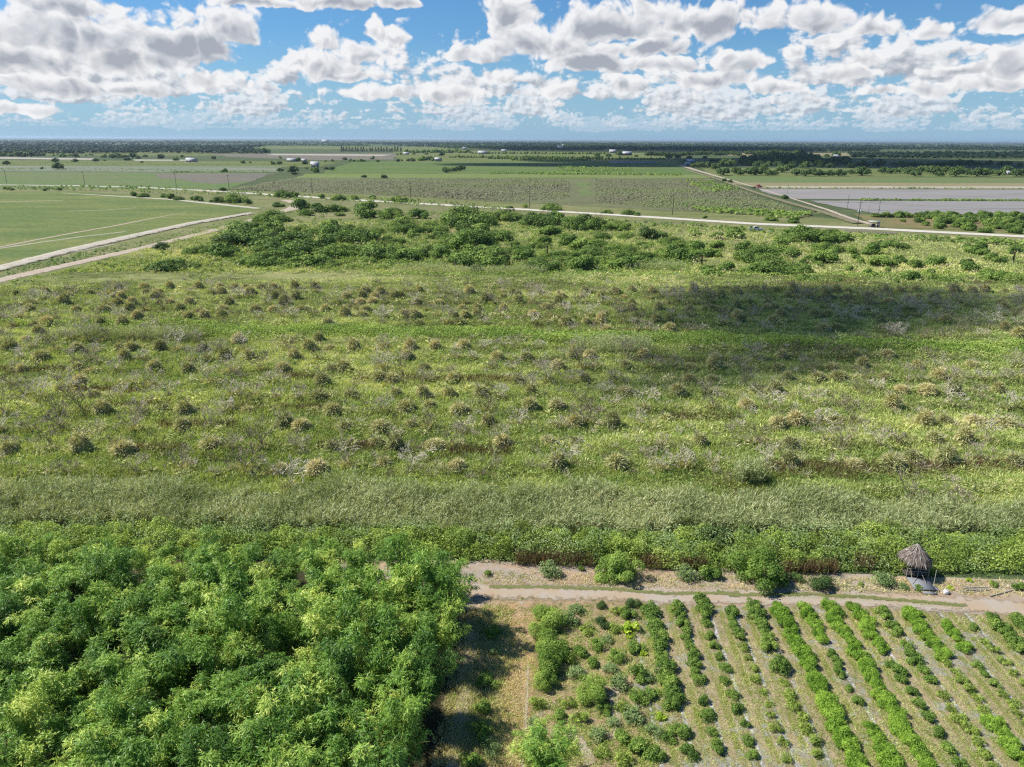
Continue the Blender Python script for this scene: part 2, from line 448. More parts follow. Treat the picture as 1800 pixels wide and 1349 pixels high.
M['earth'] = ground_mat('bare_earth', [S(196, 168, 140), S(216, 188, 158), S(204, 188, 172), S(172, 162, 126)], 6.0, 0.45, (0.6, 1.4, 1), 0.08, (S(134, 140, 82), 0.42, 0.55), mixsharp=0.1)
M['weedy'] = ground_mat('weedy_earth', [S(142, 146, 90), S(190, 168, 130), S(208, 180, 146), S(200, 194, 190)], 4.5, 0.45, (1, 1, 1), 0.1, (S(118, 130, 70), 0.46, 0.7), mixsharp=0.1)

def road_mat(name, c0, c1, edge, verge_at=0.8, ragged=0.5, soft=0.16):
    """sand road: wheel-worn crown, darker centre strip and ragged grassy edges."""
    m, nt, out = new_mat(name)
    a = mth(nt, 'ABSOLUTE', node(nt, 'ShaderNodeAttribute', attribute_name='tint').outputs['Fac'])
    p = pos(nt)
    n = noise(nt, p, 0.45, 6.0, 0.7); nf = noise(nt, p, 2.2, 5.0, 0.75)
    c = mixc(nt, sstep(nt, n, 0.35, 0.65), c0, c1)
    c = mixc(nt, mth(nt, 'MULTIPLY', sstep(nt, nf, 0.55, 0.7), 0.35), c, tuple(v * 0.7 for v in c0))
    e = mth(nt, 'ADD', a, mth(nt, 'MULTIPLY', mth(nt, 'SUBTRACT', n, 0.5), 0.9))
    e = mth(nt, 'ADD', e, mth(nt, 'MULTIPLY', mth(nt, 'SUBTRACT', nf, 0.5), ragged))
    gone = sstep(nt, e, verge_at, verge_at + soft)          # worn away: the ground below shows
    c = mixc(nt, mth(nt, 'MULTIPLY', gone, 0.5), c, edge)
    b = node(nt, 'ShaderNodeBsdfPrincipled', {'Base Color': c, 'Roughness': 0.95, 'Specular IOR Level': 0.1})
    mx = node(nt, 'ShaderNodeMixShader', {0: gone, 1: b.outputs[0], 2: node(nt, 'ShaderNodeBsdfTransparent').outputs[0]})
    nt.links.new(mx.outputs[0], out.inputs[0])
    return m
M['road'] = road_mat('shell_road', S(244, 238, 224), S(232, 224, 208), S(160, 160, 112), 0.95)
M['dirtroad'] = road_mat('dirt_road', S(220, 204, 184), S(202, 186, 164), S(148, 148, 98), 0.78, 0.9, 0.25)
M['sandstrip'] = road_mat('sand_strip', S(230, 221, 204), S(206, 196, 174), S(160, 160, 112), 0.62, 1.1, 0.3)
M['faint'] = road_mat('faint_strip', S(198, 194, 170), S(180, 180, 144), S(150, 156, 104), 0.35)
M['track'] = road_mat('grey_track', S(206, 194, 178), S(208, 184, 154), S(168, 156, 114), 0.40, 1.5, 0.4)
M['straw'] = road_mat('straw_track', S(214, 176, 130), S(200, 170, 138), S(160, 148, 100), 0.62, 1.2, 0.4)
M['spoil'] = road_mat('spoil_earth', S(158, 146, 122), S(146, 146, 108), S(140, 146, 96), 0.42, 1.2, 0.4)
M['median'] = road_mat('grass_median', S(126, 136, 78), S(150, 152, 98), S(176, 164, 128), 0.22, 2.4, 0.4)

def plastic_mat():
    """grey plastic mulch pulled over long beds, bare soil showing between"""
    m, nt, out = new_mat('plastic_mulch')
    p = pos(nt)
    s = node(nt, 'ShaderNodeSeparateXYZ', {0: p})
    u = mth(nt, 'ADD', s.outputs[1], mth(nt, 'MULTIPLY', s.outputs[0], 0.02))
    w = mth(nt, 'PINGPONG', u, 0.95)
    n = noise(nt, vscale(nt, p, (0.012, 0.22, 1)), 1.0, 4.0, 0.6)
    c = mixc(nt, sstep(nt, w, 0.25, 0.6), S(150, 145, 138), S(184, 181, 180))
    c = mixc(nt, sstep(nt, n, 0.52, 0.66), c, S(142, 142, 140))
    c = mixc(nt, sstep(nt, n, 0.26, 0.36), S(194, 190, 184), c)
    b = node(nt, 'ShaderNodeBsdfPrincipled', {'Base Color': c, 'Roughness': 0.9, 'Specular IOR Level': 0.05})
    nt.links.new(b.outputs[0], out.inputs[0])
    return m
M['plastic'] = plastic_mat()

# base land out to the horizon
g = sheet('ground', [(-42000, -400), (42000, -400), (42000, 60000), (-42000, 60000)], 0.0, M['far'], world=True)

# fields, from the far side of the view to the near side (their margins wander)
def FLD(px, z, mat, jag, step): return sheet('field', px, z, mat, jag * 1.8, step * 0.6)
FLD([(-700, 300), (470, 304), (452, 316), (395, 333), (-700, 327)], 0.06, M['pasture_far'], 3, 20)
FLD([(270, 306), (478, 305), (452, 318), (385, 324), (330, 318), (290, 313)], 0.10, M['fallow'], 4, 20)
FLD([(-700, 290), (490, 293), (500, 303), (-700, 300)], 0.08, M['greygreen'], 4, 30)
FLD([(-700, 280), (600, 284), (560, 294), (-700, 291)], 0.06, M['olive'], 4, 30)
FLD([(370, 270), (700, 270), (690, 281), (560, 282), (395, 276)], 0.10, M['fallow'], 5, 40)
FLD([(480, 270.7), (690, 272.3), (672, 274.6), (470, 273)], 0.14, M['sand'], 4, 40)
FLD([(-600, 276.6), (0, 276.7), (165, 278.8), (160, 281.5), (0, 279.6), (-600, 279)], 0.12, M['sand'], 4, 40)
FLD([(235, 280.6), (330, 281.2), (330, 283.2), (240, 283)], 0.12, M['sand'], 4, 40)
FLD([(620, 285), (760, 283), (1190, 284), (1210, 298), (1235, 308), (560, 306)], 0.06, M['green'], 5, 30)
FLD([(690, 262), (1150, 262), (1190, 284), (700, 284)], 0.05, M['olive'], 5, 40)
FLD([(540, 306), (1232, 307.5), (1245, 313.5), (520, 313)], 0.10, M['lime'], 4, 20)
FLD([(395, 333), (520, 313), (1245, 314), (1330, 345), (1440, 384), (1200, 372), (900, 356), (640, 343)], 0.08, M['scrub'], 4, 12)
FLD([(1014, 319), (1030, 319), (1040, 344), (1018, 345)], 0.12, M['pasture_far'], 4, 8)
FLD([(-600, 266), (420, 268), (400, 274), (-600, 272)], 0.04, M['olive'], 6, 60)
FLD([(430, 257), (900, 259), (880, 263.5), (450, 262)], 0.04, M['olive'], 6, 60)
FLD([(1255, 311), (2500, 316), (2500, 324), (1300, 322)], 0.08, M['pasture_far'], 4, 20)
FLD([(1270, 321.5), (2500, 323.5), (2500, 335), (1345, 332)], 0.10, M['tan'], 3, 20)
FLD([(1345, 327.5), (2500, 329.5), (2500, 332), (1345, 331)], 0.14, M['sand'], 2, 20)
FLD([(1335, 333), (2500, 335), (2500, 352.5), (1402, 350.5), (1352, 341)], 0.12, M['plastic'], 1.5, 10)
FLD([(1425, 353.5), (2500, 356), (2500, 381), (1545, 377), (1470, 364)], 0.12, M['plastic'], 1.2, 8)
FLD([(1500, 377), (2500, 381), (2500, 420), (1570, 402), (1530, 392)], 0.09, M['orange'], 1.5, 8)
FLD([(1270, 269), (2500, 270), (2500, 275), (1270, 274)], 0.05, M['tan'], 6, 60)
FLD([(1280, 281), (2500, 282), (2500, 289), (1290, 288)], 0.05, M['olive'], 6, 60)
FLD([(1230, 296), (2500, 297), (2500, 312), (1250, 312)], 0.05, M['olive'], 4, 30)

# the grassland round the shell road and the thicket
FLD([(-900, 332), (250, 330), (640, 342), (900, 356), (1445, 384), (1530, 390), (2600, 420), (2600, 520), (1900, 520), (900, 500), (-700, 520)], 0.03, M['rough'], 1.5, 10)
PAST = [(-1200, 336), (130, 337), (300, 347), (465, 365), (440, 372), (330, 392), (180, 424), (0, 468), (-400, 566), (-1200, 660)]
sheet('pasture', PAST, 0.07, M['pasture'], 0.8, 6)
ribbon('dirt_path', [(-30, 441), (60, 423), (130, 410), (200, 398), (260, 386), (330, 373)], (3.2, 3.2, 3.2, 3.2, 2.0, 1.2), 0.10, M['track'], 0.9, 3)
ribbon('sandy_patch', [(-60, 446), (30, 433), (90, 424), (150, 416), (220, 408)], 5.5, 0.10, M['faint'], 1.6, 3)
ribbon('sandy_patch', [(120, 372), (180, 370), (240, 366)], 4.0, 0.10, M['faint'], 1.6, 3)
ribbon('sandy_patch', [(-60, 356), (40, 355), (110, 353)], 6.0, 0.10, M['faint'], 2.0, 4)
ribbon('sandy_patch', [(40, 455), (120, 446), (200, 430)], 4.0, 0.10, M['faint'], 1.6, 3)
ribbon('sandy_patch', [(110, 340), (200, 345), (300, 351), (380, 359), (455, 367)], (2.0, 5.0, 6.0, 7.0, 6.0), 0.11, M['sandstrip'], 0.8, 4)
ribbon('sandy_bank', [(-260, 536), (-100, 499), (0, 473), (120, 442), (230, 417), (340, 393), (440, 376)], (8.0, 8.0, 8.2, 8.4, 8.0, 8, 6), 0.12, M['sandstrip'], 0.6, 2.5, 0.5)
ribbon('dirt_road', [(-260, 553), (-100, 518), (0, 493), (120, 466), (250, 437), (390, 402), (470, 380), (512, 368), (528, 359), (500, 352)], (5.6, 5.6, 5.6, 5.4, 5.4, 5.6, 6.5, 7.5, 8, 6), 0.09, M['dirtroad'], 0.5, 2.0, 0.06)
ribbon('shell_road', [(-500, 318), (-200, 321.5), (0, 325.5), (130, 327), (250, 330), (350, 335), (450, 341), (640, 353), (890, 367), (1100, 379.5), (1325, 394), (1530, 402.5), (1800, 416.5), (2500, 452)], (4, 4, 3.6, 4, 6, 7, 7.5, 7.5, 7.5, 7.5, 8, 8, 8, 8), 0.13, M['road'], 0.5, 4, 0.1)
ribbon('ditch_bank', [(-300, 327), (100, 333), (300, 342), (600, 357), (900, 376), (1300, 400), (1700, 424), (2300, 456)], 4.5, 0.05, M['spoil'], 1.6, 3)
ribbon('farm_track', [(1195, 291), (1235, 303), (1290, 319), (1345, 335), (1400, 352), (1450, 368), (1500, 386), (1540, 397)], (11, 8, 6, 5, 3.5, 2.5, 2.5, 4), 0.16, M['dirtroad'], 1.0, 4)
ribbon('spoil_bank', [(1205, 299), (1260, 315), (1330, 340), (1385, 357), (1440, 372), (1490, 388), (1508, 394)], (8, 8, 7, 7, 7, 8, 8), 0.18, M['spoil'], 1.5, 2.5, 0.35)

# the old grove: bedded ground as a fine grid with low ridges and hollows
_rl = sorted((at(*q)[1], at(*q)[0]) for q in ((-260, 553), (0, 493), (250, 437), (470, 380)))
def road_x(Y): return np.interp(Y, [q[0] for q in _rl], [q[1] for q in _rl])
def bed_h(X, Y):
    e = np.clip((Y - 61) / 6, 0, 1) * np.clip((200 - Y) / 10, 0, 1)
    e = e * np.clip((X - road_x(Y) - 6) / 8, 0, 1)
    return 0.05 - 0.25 * (X < road_x(Y) + 5) + e * (0.75 * fnoise(X, Y, 7.0, 2) + 0.40 * fnoise(X * 0.35, Y, 3.2, 4) + 0.32 * (0.5 + 0.5 * np.cos((Y - 0.03 * X) * 2 * math.pi / 6.0)))
def grove_tint(X, Y):
    t = 0.45 * fnoise(X * 0.35, Y, 9.0, 6) + 0.40 * fnoise(X * 0.6, Y, 2.6, 8) + 0.30 * vnoise(X, Y, 34.0, 3)
    return np.clip(0.52 + 1.7 * (t - 0.57), 0, 1)
def grid_sheet(name, x0, x1, y0, y1, nx, ny, hf, tf, mat):
    X, Y = np.meshgrid(np.linspace(x0, x1, nx), np.linspace(y0, y1, ny))
    X, Y = X.ravel(), Y.ravel()
    V = np.column_stack([X, Y, hf(X, Y)])
    i = (np.arange(ny - 1)[:, None] * nx + np.arange(nx - 1)[None, :]).ravel()
    F = np.stack([i, i + 1, i + nx + 1, i + nx], 1)
    return tag(link(name, mesh(name, V, F, mat, pt=tf(X, Y), smooth=True)), kind='structure')
M['grove'] = ground_mat('grove_grass', [S(118, 106, 74), S(112, 124, 70), S(150, 158, 94), S(180, 182, 120)], 14.0, 0.7, (0.5, 1.3, 1), 0.25, attr=True)
grid_sheet('grove_ground', -190, 200, 57, 203, 390, 240, bed_h, grove_tint, M['grove'])

# the near plots
def row_u(X, Y): return X - 0.04 * (Y - 45.0)
U0 = row_u(*at(1145, 1070)); PITCHR = 2.0
def crop_mat():
    m, nt, out = new_mat('crop_soil')
    p = pos(nt)
    s = node(nt, 'ShaderNodeSeparateXYZ', {0: p})
    u = mth(nt, 'SUBTRACT', s.outputs[0], mth(nt, 'MULTIPLY_ADD', s.outputs[1], 0.04, U0 - 0.04 * 45.0))
    wob = mth(nt, 'MULTIPLY', mth(nt, 'SUBTRACT', noise(nt, p, 0.9, 3.0), 0.5), 0.22)
    ix = mth(nt, 'DIVIDE', mth(nt, 'ADD', u, wob), PITCHR)
    f = mth(nt, 'FRACT', mth(nt, 'ADD', ix, 0.5))           # plants at 0.5
    row = mth(nt, 'FLOOR', mth(nt, 'ADD', ix, 0.5))
    n1 = noise(nt, p, 1.3, 5.0, 0.65); n2 = noise(nt, p, 5.0, 4.0, 0.7)
    nr = noise(nt, comb(nt, mth(nt, 'MULTIPLY', row, 3.3), mth(nt, 'MULTIPLY', s.outputs[1], 0.35), 0.0), 1.0, 3.0)
    nl = noise(nt, comb(nt, mth(nt, 'MULTIPLY', u, 5.0), mth(nt, 'MULTIPLY', s.outputs[1], 0.7), 2.0), 1.0, 4.0, 0.6)
    c = mixc(nt, sstep(nt, n1, 0.36, 0.62), S(208, 186, 154), S(178, 164, 126))
    gr = mth(nt, 'MULTIPLY', mth(nt, 'MULTIPLY', sstep(nt, f, 0.02, 0.10), sstep(nt, f, 0.36, 0.22)), sstep(nt, mth(nt, 'MULTIPLY_ADD', nl, 0.6, mth(nt, 'MULTIPLY', nr, 0.5)), 0.44, 0.58))
    c = mixc(nt, gr, c, mixc(nt, n2, S(136, 142, 72), S(172, 172, 100)))
    bed = mth(nt, 'MULTIPLY', sstep(nt, f, 0.28, 0.38), sstep(nt, f, 0.70, 0.60))
    c = mixc(nt, mth(nt, 'MULTIPLY', bed, 0.75), c, mixc(nt, n2, S(130, 128, 84), S(182, 166, 128)))
    cl = mth(nt, 'MULTIPLY', sstep(nt, f, 0.66, 0.70), sstep(nt, f, 0.82, 0.76))
    cl = mth(nt, 'MULTIPLY', cl, sstep(nt, mth(nt, 'ADD', mth(nt, 'MULTIPLY', nl, 0.55), mth(nt, 'MULTIPLY', nr, 0.45)), 0.40, 0.50))
    c = mixc(nt, cl, c, mixc(nt, sstep(nt, n2, 0.38, 0.6), S(150, 147, 148), S(240, 238, 238)))
    pt = sstep(nt, mth(nt, 'MULTIPLY_ADD', n1, 0.6, mth(nt, 'MULTIPLY', noise(nt, p, 0.22, 2.0), 0.5)), 0.58, 0.66)
    c = mixc(nt, mth(nt, 'MULTIPLY', pt, 0.8), c, mixc(nt, n2, S(176, 173, 172), S(206, 202, 196)))
    c = mixc(nt, sstep(nt, n2, 0.30, 0.62), mixc(nt, 1.0, c, (0.82, 0.81, 0.78), 'MULTIPLY'), c)
    bmp = node(nt, 'ShaderNodeBump', {'Strength': 0.7, 'Distance': 0.12, 'Height': mth(nt, 'ADD', n2, mth(nt, 'MULTIPLY', bed, 0.7))})
    b = node(nt, 'ShaderNodeBsdfPrincipled', {'Base Color': c, 'Roughness': 0.95, 'Specular IOR Level': 0.1, 'Normal': bmp.outputs[0]})
    nt.links.new(b.outputs[0], out.inputs[0])
    return m
M['crop'] = crop_mat()
sheet('litter_ground', [(-400, 880), (880, 930), (880, 1000), (840, 1060), (800, 1349), (790, 1600), (-900, 1600)], 0.02, M['litter'], 0.5, 2)
sheet('bare_ground', [(600, 950), (860, 985), (1100, 990), (1500, 1010), (2300, 1040), (2300, 1200), (1120, 1080), (900, 1062), (600, 1100)], 0.03, M['earth'], 0.4, 1.5)
sheet('weedy_ground', [(858, 1040), (1135, 1058), (1150, 1200), (1150, 1650), (740, 1650), (800, 1349), (835, 1200)], 0.04, M['weedy'], 0.5, 1.5)
sheet('crop_field', [(1100, 1062), (1500, 1068), (2300, 1105), (2700, 1650), (1130, 1650), (1120, 1300)], 0.05, M['crop'], 0.4, 1.2)
ribbon('farm_track', [(830, 1040), (930, 1040), (1050, 1043), (1200, 1048), (1400, 1051), (1600, 1057), (1800, 1072), (2200, 1100)], 3.4, 0.07, M['track'], 0.5, 1.2)
ribbon('grass_verge', [(860, 1033), (960, 1034), (1080, 1037), (1170, 1045), (1300, 1044)], 1.0, 0.09, M['median'], 0.5, 1.0)
ribbon('grass_verge', [(1280, 1048), (1420, 1046), (1500, 1050), (1580, 1056), (1700, 1066)], 0.9, 0.105, M['median'], 0.5, 1.0)
ribbon('dirt_track', [(912, 1062), (920, 1110), (915, 1180), (908, 1260), (900, 1349), (892, 1450)], (3.0, 2.6, 2.3, 2.3, 2.3, 2.3), 0.06, M['straw'], 0.5, 1.0)
ribbon('wheel_rut', [(830, 1110), (822, 1170), (812, 1240), (800, 1349), (790, 1450)], 1.6, 0.08, M['track'], 0.4, 1.0)
ribbon('wheel_rut', [(928, 1170), (926, 1230), (922, 1300), (918, 1400)], 0.35, 0.08, M['track'], 0.2, 0.8)
ribbon('sandy_patch', [(1085, 1190), (1078, 1230), (1085, 1270), (1075, 1300)], 1.0, 0.08, M['track'], 0.5, 0.8)
ribbon('sandy_patch', [(1000, 1290), (1020, 1310), (1040, 1345)], 1.2, 0.08, M['track'], 0.5, 0.8)

# ------------------------------------------------------------------ vegetation: materials and prototypes
M['bamboo'] = leaf_mat('bamboo_leaf', [(0.0, S(60, 92, 36, 0.71)), (0.4, S(102, 138, 54, 0.71)), (0.7, S(148, 170, 78, 0.71)), (1.0, S(200, 204, 112, 0.71))], 0.30, 0.36, 0.45, 0.3)
M['cane'] = leaf_mat('bamboo_cane', [(0.0, S(120, 138, 70)), (1.0, S(178, 172, 110))], 0.0, 0.3)
M['brush'] = leaf_mat('brush_leaf', [(0.0, S(60, 80, 40, 0.62)), (0.5, S(94, 118, 54, 0.62)), (1.0, S(134, 150, 78, 0.62))], 0.25, 0.45)
M['dark'] = leaf_mat('dark_leaf', [(0.0, S(52, 72, 40, 0.81)), (0.5, S(78, 100, 52, 0.81)), (1.0, S(106, 124, 64, 0.85))], 0.15, 0.35)
M['bright'] = leaf_mat('bright_leaf', [(0.0, S(68, 96, 42, 0.72)), (0.5, S(112, 138, 62, 0.72)), (1.0, S(164, 180, 96, 0.72))], 0.35, 0.3)
M['crop_leaf'] = leaf_mat('crop_leaf', [(0.0, S(62, 90, 40, 0.74)), (0.5, S(98, 124, 54, 0.74)), (1.0, S(144, 162, 78, 0.74))], 0.3, 0.4)
M['crop_grass'] = leaf_mat('crop_grass_leaf', [(0.0, S(74, 106, 36, 0.72)), (0.5, S(114, 146, 54, 0.72)), (1.0, S(160, 182, 80, 0.72))], 0.32, 0.35)
M['lime_leaf'] = leaf_mat('lime_leaf', [(0.0, S(120, 160, 44, 0.95)), (0.5, S(172, 196, 64, 0.95)), (1.0, S(214, 220, 96, 0.95))], 0.35, 0.3)
M['pale_leaf'] = leaf_mat('pale_leaf', [(0.0, S(96, 122, 70, 0.95)), (0.5, S(136, 158, 98, 0.95)), (1.0, S(178, 190, 136, 0.95))], 0.25, 0.3)
M['grass'] = leaf_mat('grass_blade', [(0.0, S(122, 112, 76, 0.66)), (0.22, S(108, 126, 64, 0.66)), (0.55, S(149, 161, 97, 0.66)), (0.85, S(188, 192, 124, 0.66)), (1.0, S(206, 196, 152, 0.66))], 0.3, 0.0)
M['dry'] = leaf_mat('dry_grass', [(0.0, S(116, 118, 82, 0.66)), (0.4, S(150, 153, 104, 0.66)), (0.75, S(180, 172, 128, 0.66)), (1.0, S(190, 178, 140, 0.7))], 0.2, 0.42)
M['reed'] = leaf_mat('reed_leaf', [(0.0, S(98, 110, 66, 0.75)), (0.5, S(142, 152, 104, 0.75)), (0.85, S(184, 188, 146, 0.75)), (1.0, S(196, 178, 138, 0.75))], 0.25, 0.0)
M['vine'] = leaf_mat('vine_leaf', [(0.0, S(82, 92, 50, 0.77)), (0.45, S(118, 138, 62, 0.77)), (0.8, S(156, 174, 82, 0.77)), (1.0, S(180, 190, 120, 0.77))], 0.3, 0.0)
M['weed'] = leaf_mat('brown_weed', [(0.0, S(92, 76, 58, 0.95)), (0.5, S(126, 104, 78, 0.95)), (1.0, S(138, 132, 84, 0.95))], 0.1, 0.0)
M['deadwood'] = leaf_mat('dead_wood', [(0.0, S(104, 94, 76, 1.0)), (0.4, S(148, 138, 116, 1.0)), (1.0, S(220, 210, 186, 0.9))], 0.0, 0.7, 0.95, 0.0)
M['bark'] = flat_mat('bark', S(112, 96, 78), 0.9, 0.1)
M['woods'] = leaf_mat('woodland_leaf', [(0.0, S(34, 52, 36, 0.95)), (0.5, S(54, 76, 48, 0.95)), (1.0, S(92, 112, 70, 0.95))], 0.1, 0.0)
M['scrubleaf'] = leaf_mat('scrub_twig', [(0.0, S(84, 104, 58, 0.68)), (0.45, S(124, 132, 88, 0.68)), (0.65, S(122, 120, 96, 0.83)), (1.0, S(146, 140, 122, 0.83))], 0.1, 0.0)

def bamboo_proto(seed):
    rng = np.random.default_rng(seed)
    L = Geo(); C = Geo()
    nc = int(rng.integers(19, 25))
    for c in range(nc):
        a = rng.uniform(0, 2 * math.pi); h = rng.uniform(3.2, 6.0); reach = rng.uniform(0.5, 2.7) * (1.25 - h / 12)
        b0 = rng.uniform(0.1, 0.7); out = np.array([math.cos(a), math.sin(a), 0])
        s = np.linspace(0, 1, 18)
        bend = rng.uniform(0.25, 0.6)
        P = out[None] * (b0 + reach * s ** 2.1)[:, None]
        P[:, 2] = h * (s * (1 + bend) - bend * s ** 3.2)
        P[:, :2] += np.cumsum(rng.normal(0, 0.03, (18, 2)), 0)
        k = [0, 4, 8, 12, 15, 17]
        r = np.linspace(0.032, 0.008, 6)
        C.sticks(P[k[:-1]], P[k[1:]], r[:-1], r[1:], rng.uniform(0, 1), k=4)
        if rng.random() < 0.07: continue
        base_t = rng.uniform(0.12, 0.72)
        nodes = np.repeat(P[5:], 10, 0) + rng.normal(0, 0.09, (13 * 10, 3)); sn = np.repeat(s[5:], 10)
        ang = rng.uniform(0, 2 * math.pi, len(nodes))
        bd = np.stack([np.cos(ang), np.sin(ang), rng.uniform(-0.1, 0.55, len(nodes))], 1) + out * 0.7
        bd = norm(bd); bl = rng.uniform(0.30, 0.85, len(nodes)) * (1.2 - 0.55 * sn)
        m = 7
        f = np.tile(np.linspace(0.35, 1.0, m), len(nodes))
        BP = np.repeat(nodes, m, 0); BD = np.repeat(bd, m, 0); BL = np.repeat(bl, m)
        Q = BP + BD * (BL * f)[:, None]; Q[:, 2] -= 0.38 * BL * f ** 2
        n = len(Q)
        D = BD * 0.8 + rng.normal(0, 0.55, (n, 3)); D[:, 2] -= 0.65
        N = norm(BD * 0.5 + np.array([0, 0, 1.0]) + rng.normal(0, 0.45, (n, 3)))
        keep = Q[:, 2] > 0.3
        t = np.clip(base_t + rng.normal(0, 0.10, n) + np.repeat(rng.normal(0, 0.08, len(nodes)), m), 0, 1)
        L.leaves(Q[keep], D[keep], N[keep], rng.uniform(0.16, 0.30, n)[keep], rng.uniform(0.036, 0.062, n)[keep], t[keep])
    return L.build('foliage', M['bamboo']), C.build('canes', M['cane'])

def crown(G, rng, rx, ry, rz, z0, lobes, n, leaf, aspect=0.55, droop=0.2, m=0, lr=(0.34, 0.52), tv=0.14):
    """leaf clumps over the lobes of an uneven dome"""
    d = sphere_dirs(lobes, rng, -0.1); wide = lobes > 24
    ctr = d * np.array([rx, ry, rz]) * rng.uniform(0.35, 0.90 if wide else 0.74, (lobes, 1)); ctr[:, 2] += z0
    rad = rng.uniform(*lr, lobes) * (rx + ry + rz) / 3
    lt = rng.uniform(0.28, 0.72, lobes)
    i = rng.integers(0, lobes, n)
    u = sphere_dirs(n, rng, -0.55)
    P = ctr[i] + u * (rad[i] * rng.uniform(0.72, 1.06, n))[:, None] * np.array([1, 1, 0.85])
    keep = P[:, 2] > 0.03
    N = norm(u + np.array([0, 0, 0.5]) + rng.normal(0, 0.55, (n, 3)))
    D = norm(np.cross(N, rng.normal(0, 1, (n, 3)))); D[:, 2] -= droop
    L = leaf * rng.uniform(0.65, 1.3, n)
    t = np.clip(lt[i] + rng.normal(0, tv, n), 0, 1)
    G.leaves((P - D * L[:, None] * 0.5)[keep], D[keep], N[keep], L[keep], (L * aspect)[keep], t[keep], m)
    return ctr, rad

def shrub_proto(seed, mat, rx=1.0, rz=0.8, lobes=9, n=700, leaf=0.2, aspect=0.55, droop=0.2, z0=0.1, trunk=0.05, twigs=0, ry=None):
    """(crown mesh, stem mesh) of a plant about 2 rx wide"""
    rng = np.random.default_rng(seed)
    G = Geo(); ctr, rad = crown(G, rng, rx, ry or rx, rz, z0, lobes, n, leaf, aspect, droop, lr=(0.16, 0.40) if lobes > 24 else (0.26, 0.52))
    T = Geo()
    k = min(lobes, 6)
    mid = ctr[:k] * np.array([0.35, 0.35, 0.5])
    T.sticks(np.zeros((k, 3)) + rng.normal(0, trunk * 0.3, (k, 3)) * np.array([1, 1, 0]), mid, trunk, trunk * 0.7)
    T.sticks(mid, ctr[:k], trunk * 0.7, trunk * 0.25)
    if twigs:
        u = sphere_dirs(twigs, rng, 0.0); a = ctr[rng.integers(0, lobes, twigs)]
        T.sticks(a, a + u * rx * 0.55, trunk * 0.4, trunk * 0.15)
    return G.build('crown', mat), T.build('stems', M['bark'])

def limbs(rng, n_limb=5, h=2.2, spread=1.5, depth=3, r0=0.055):
    A, B, RA, RB = [], [], [], []
    def grow(p, d, ln, r, k):
        q = p + d * ln
        A.append(p); B.append(q); RA.append(r); RB.append(r * 0.72)
        if k == 0: return
        for _ in range(int(rng.integers(2, 4))):
            nd = d + rng.normal(0, 0.55, 3); nd[2] += 0.08; nd /= np.linalg.norm(nd)
            grow(q, nd, ln * rng.uniform(0.55, 0.85), max(r * 0.66, 0.021), k - 1)
    t = np.array([0, 0, h * rng.uniform(0.12, 0.25)])
    A.append(np.zeros(3)); B.append(t); RA.append(r0 * 1.3); RB.append(r0)
    for j in range(n_limb):
        a = 2 * math.pi * (j + rng.uniform(-0.3, 0.3)) / n_limb
        d = np.array([math.cos(a) * spread, math.sin(a) * spread, rng.uniform(0.7, 1.7)]); d /= np.linalg.norm(d)
        grow(t, d, h * rng.uniform(0.28, 0.42), r0 * 0.75, depth)
    return map(np.array, (A, B, RA, RB))

def dead_proto(seed, depth=3, n_limb=5, h=2.2, spread=1.0):
    rng = np.random.default_rng(seed)
    A, B, RA, RB = limbs(rng, n_limb, h, spread, depth)
    G = Geo(); G.sticks(A, B, RA, RB, rng.uniform(0.3, 0.8, len(A)), k=3)
    D = Geo(); n = 170
    a = rng.uniform(0, 2 * math.pi, n); r = rng.uniform(0, 0.9, n)
    P = np.stack([r * np.cos(a), r * np.sin(a), np.zeros(n)], 1)
    d = np.stack([np.cos(a) * 0.5, np.sin(a) * 0.5, np.ones(n)], 1) + rng.normal(0, 0.35, (n, 3))
    D.leaves(P, d, rng.normal(0, 1, (n, 3)), rng.uniform(0.4, 1.0, n), 0.10, np.clip(rng.normal(0.45, 0.2, n), 0, 1))
    return G.build('branches', M['deadwood']), D.build('dry_grass', M['dry'])

def tussock_proto(seed, h=1.3, w=1.0, n=1500):
    """a dead stump smothered in long drooping grass"""
    rng = np.random.default_rng(seed)
    D = Geo()
    u = sphere_dirs(n, rng, 0.0)
    P = u * np.array([w * 0.62, w * 0.62, h * 0.80]) * rng.uniform(0.7, 1.05, (n, 1))
    P += np.array([rng.normal(0, .1), rng.normal(0, .1), 0])
    d = u * np.array([1, 1, 0.2]) + rng.normal(0, 0.3, (n, 3)); d[:, 2] -= 0.9 * (1 - u[:, 2]) - 0.25
    side = rng.random()
    t = np.clip(0.35 + 0.35 * (vnoise(u[:, 0] * 3 + seed, u[:, 1] * 3, 1.0) - 0.3) + rng.normal(0, 0.15, n) + 0.2 * side, 0, 1)
    D.leaves(P, d, u + rng.normal(0, 0.4, (n, 3)), rng.uniform(0.35, 0.7, n), rng.uniform(0.045, 0.09, n), t)
    A, B, RA, RB = limbs(rng, 4, h * 1.35, 0.9, 2, 0.05)
    T = Geo(); T.sticks(A, B, RA, RB, 0.3, k=3)
    return D.build('drooping_grass', M['dry']), T.build('twigs', M['deadwood'])

GROUPS = {}
def plant(name, meshes, loc, scale, rotz, label=None, cat='shrub', group=None, key=None):
    """one plant: an Empty at its foot that carries its parts"""
    r = link(name, None, loc=loc, rotz=rotz, scale=scale)
    for me in meshes:
        if me is not None: link(me.name.split('.')[0], me, r)
    tag(r, label, cat, group)
    if key: GROUPS.setdefault(key, []).append(r)
    return r

def spot(x, y, z=0.0):
    X, Y = at(x, y, z); Z = HCAM / (math.sin(PITCH) + math.cos(PITCH) * (y - 674.5) / FPX)
    return X, Y, Z / FPX            # ground point, metres per photograph pixel

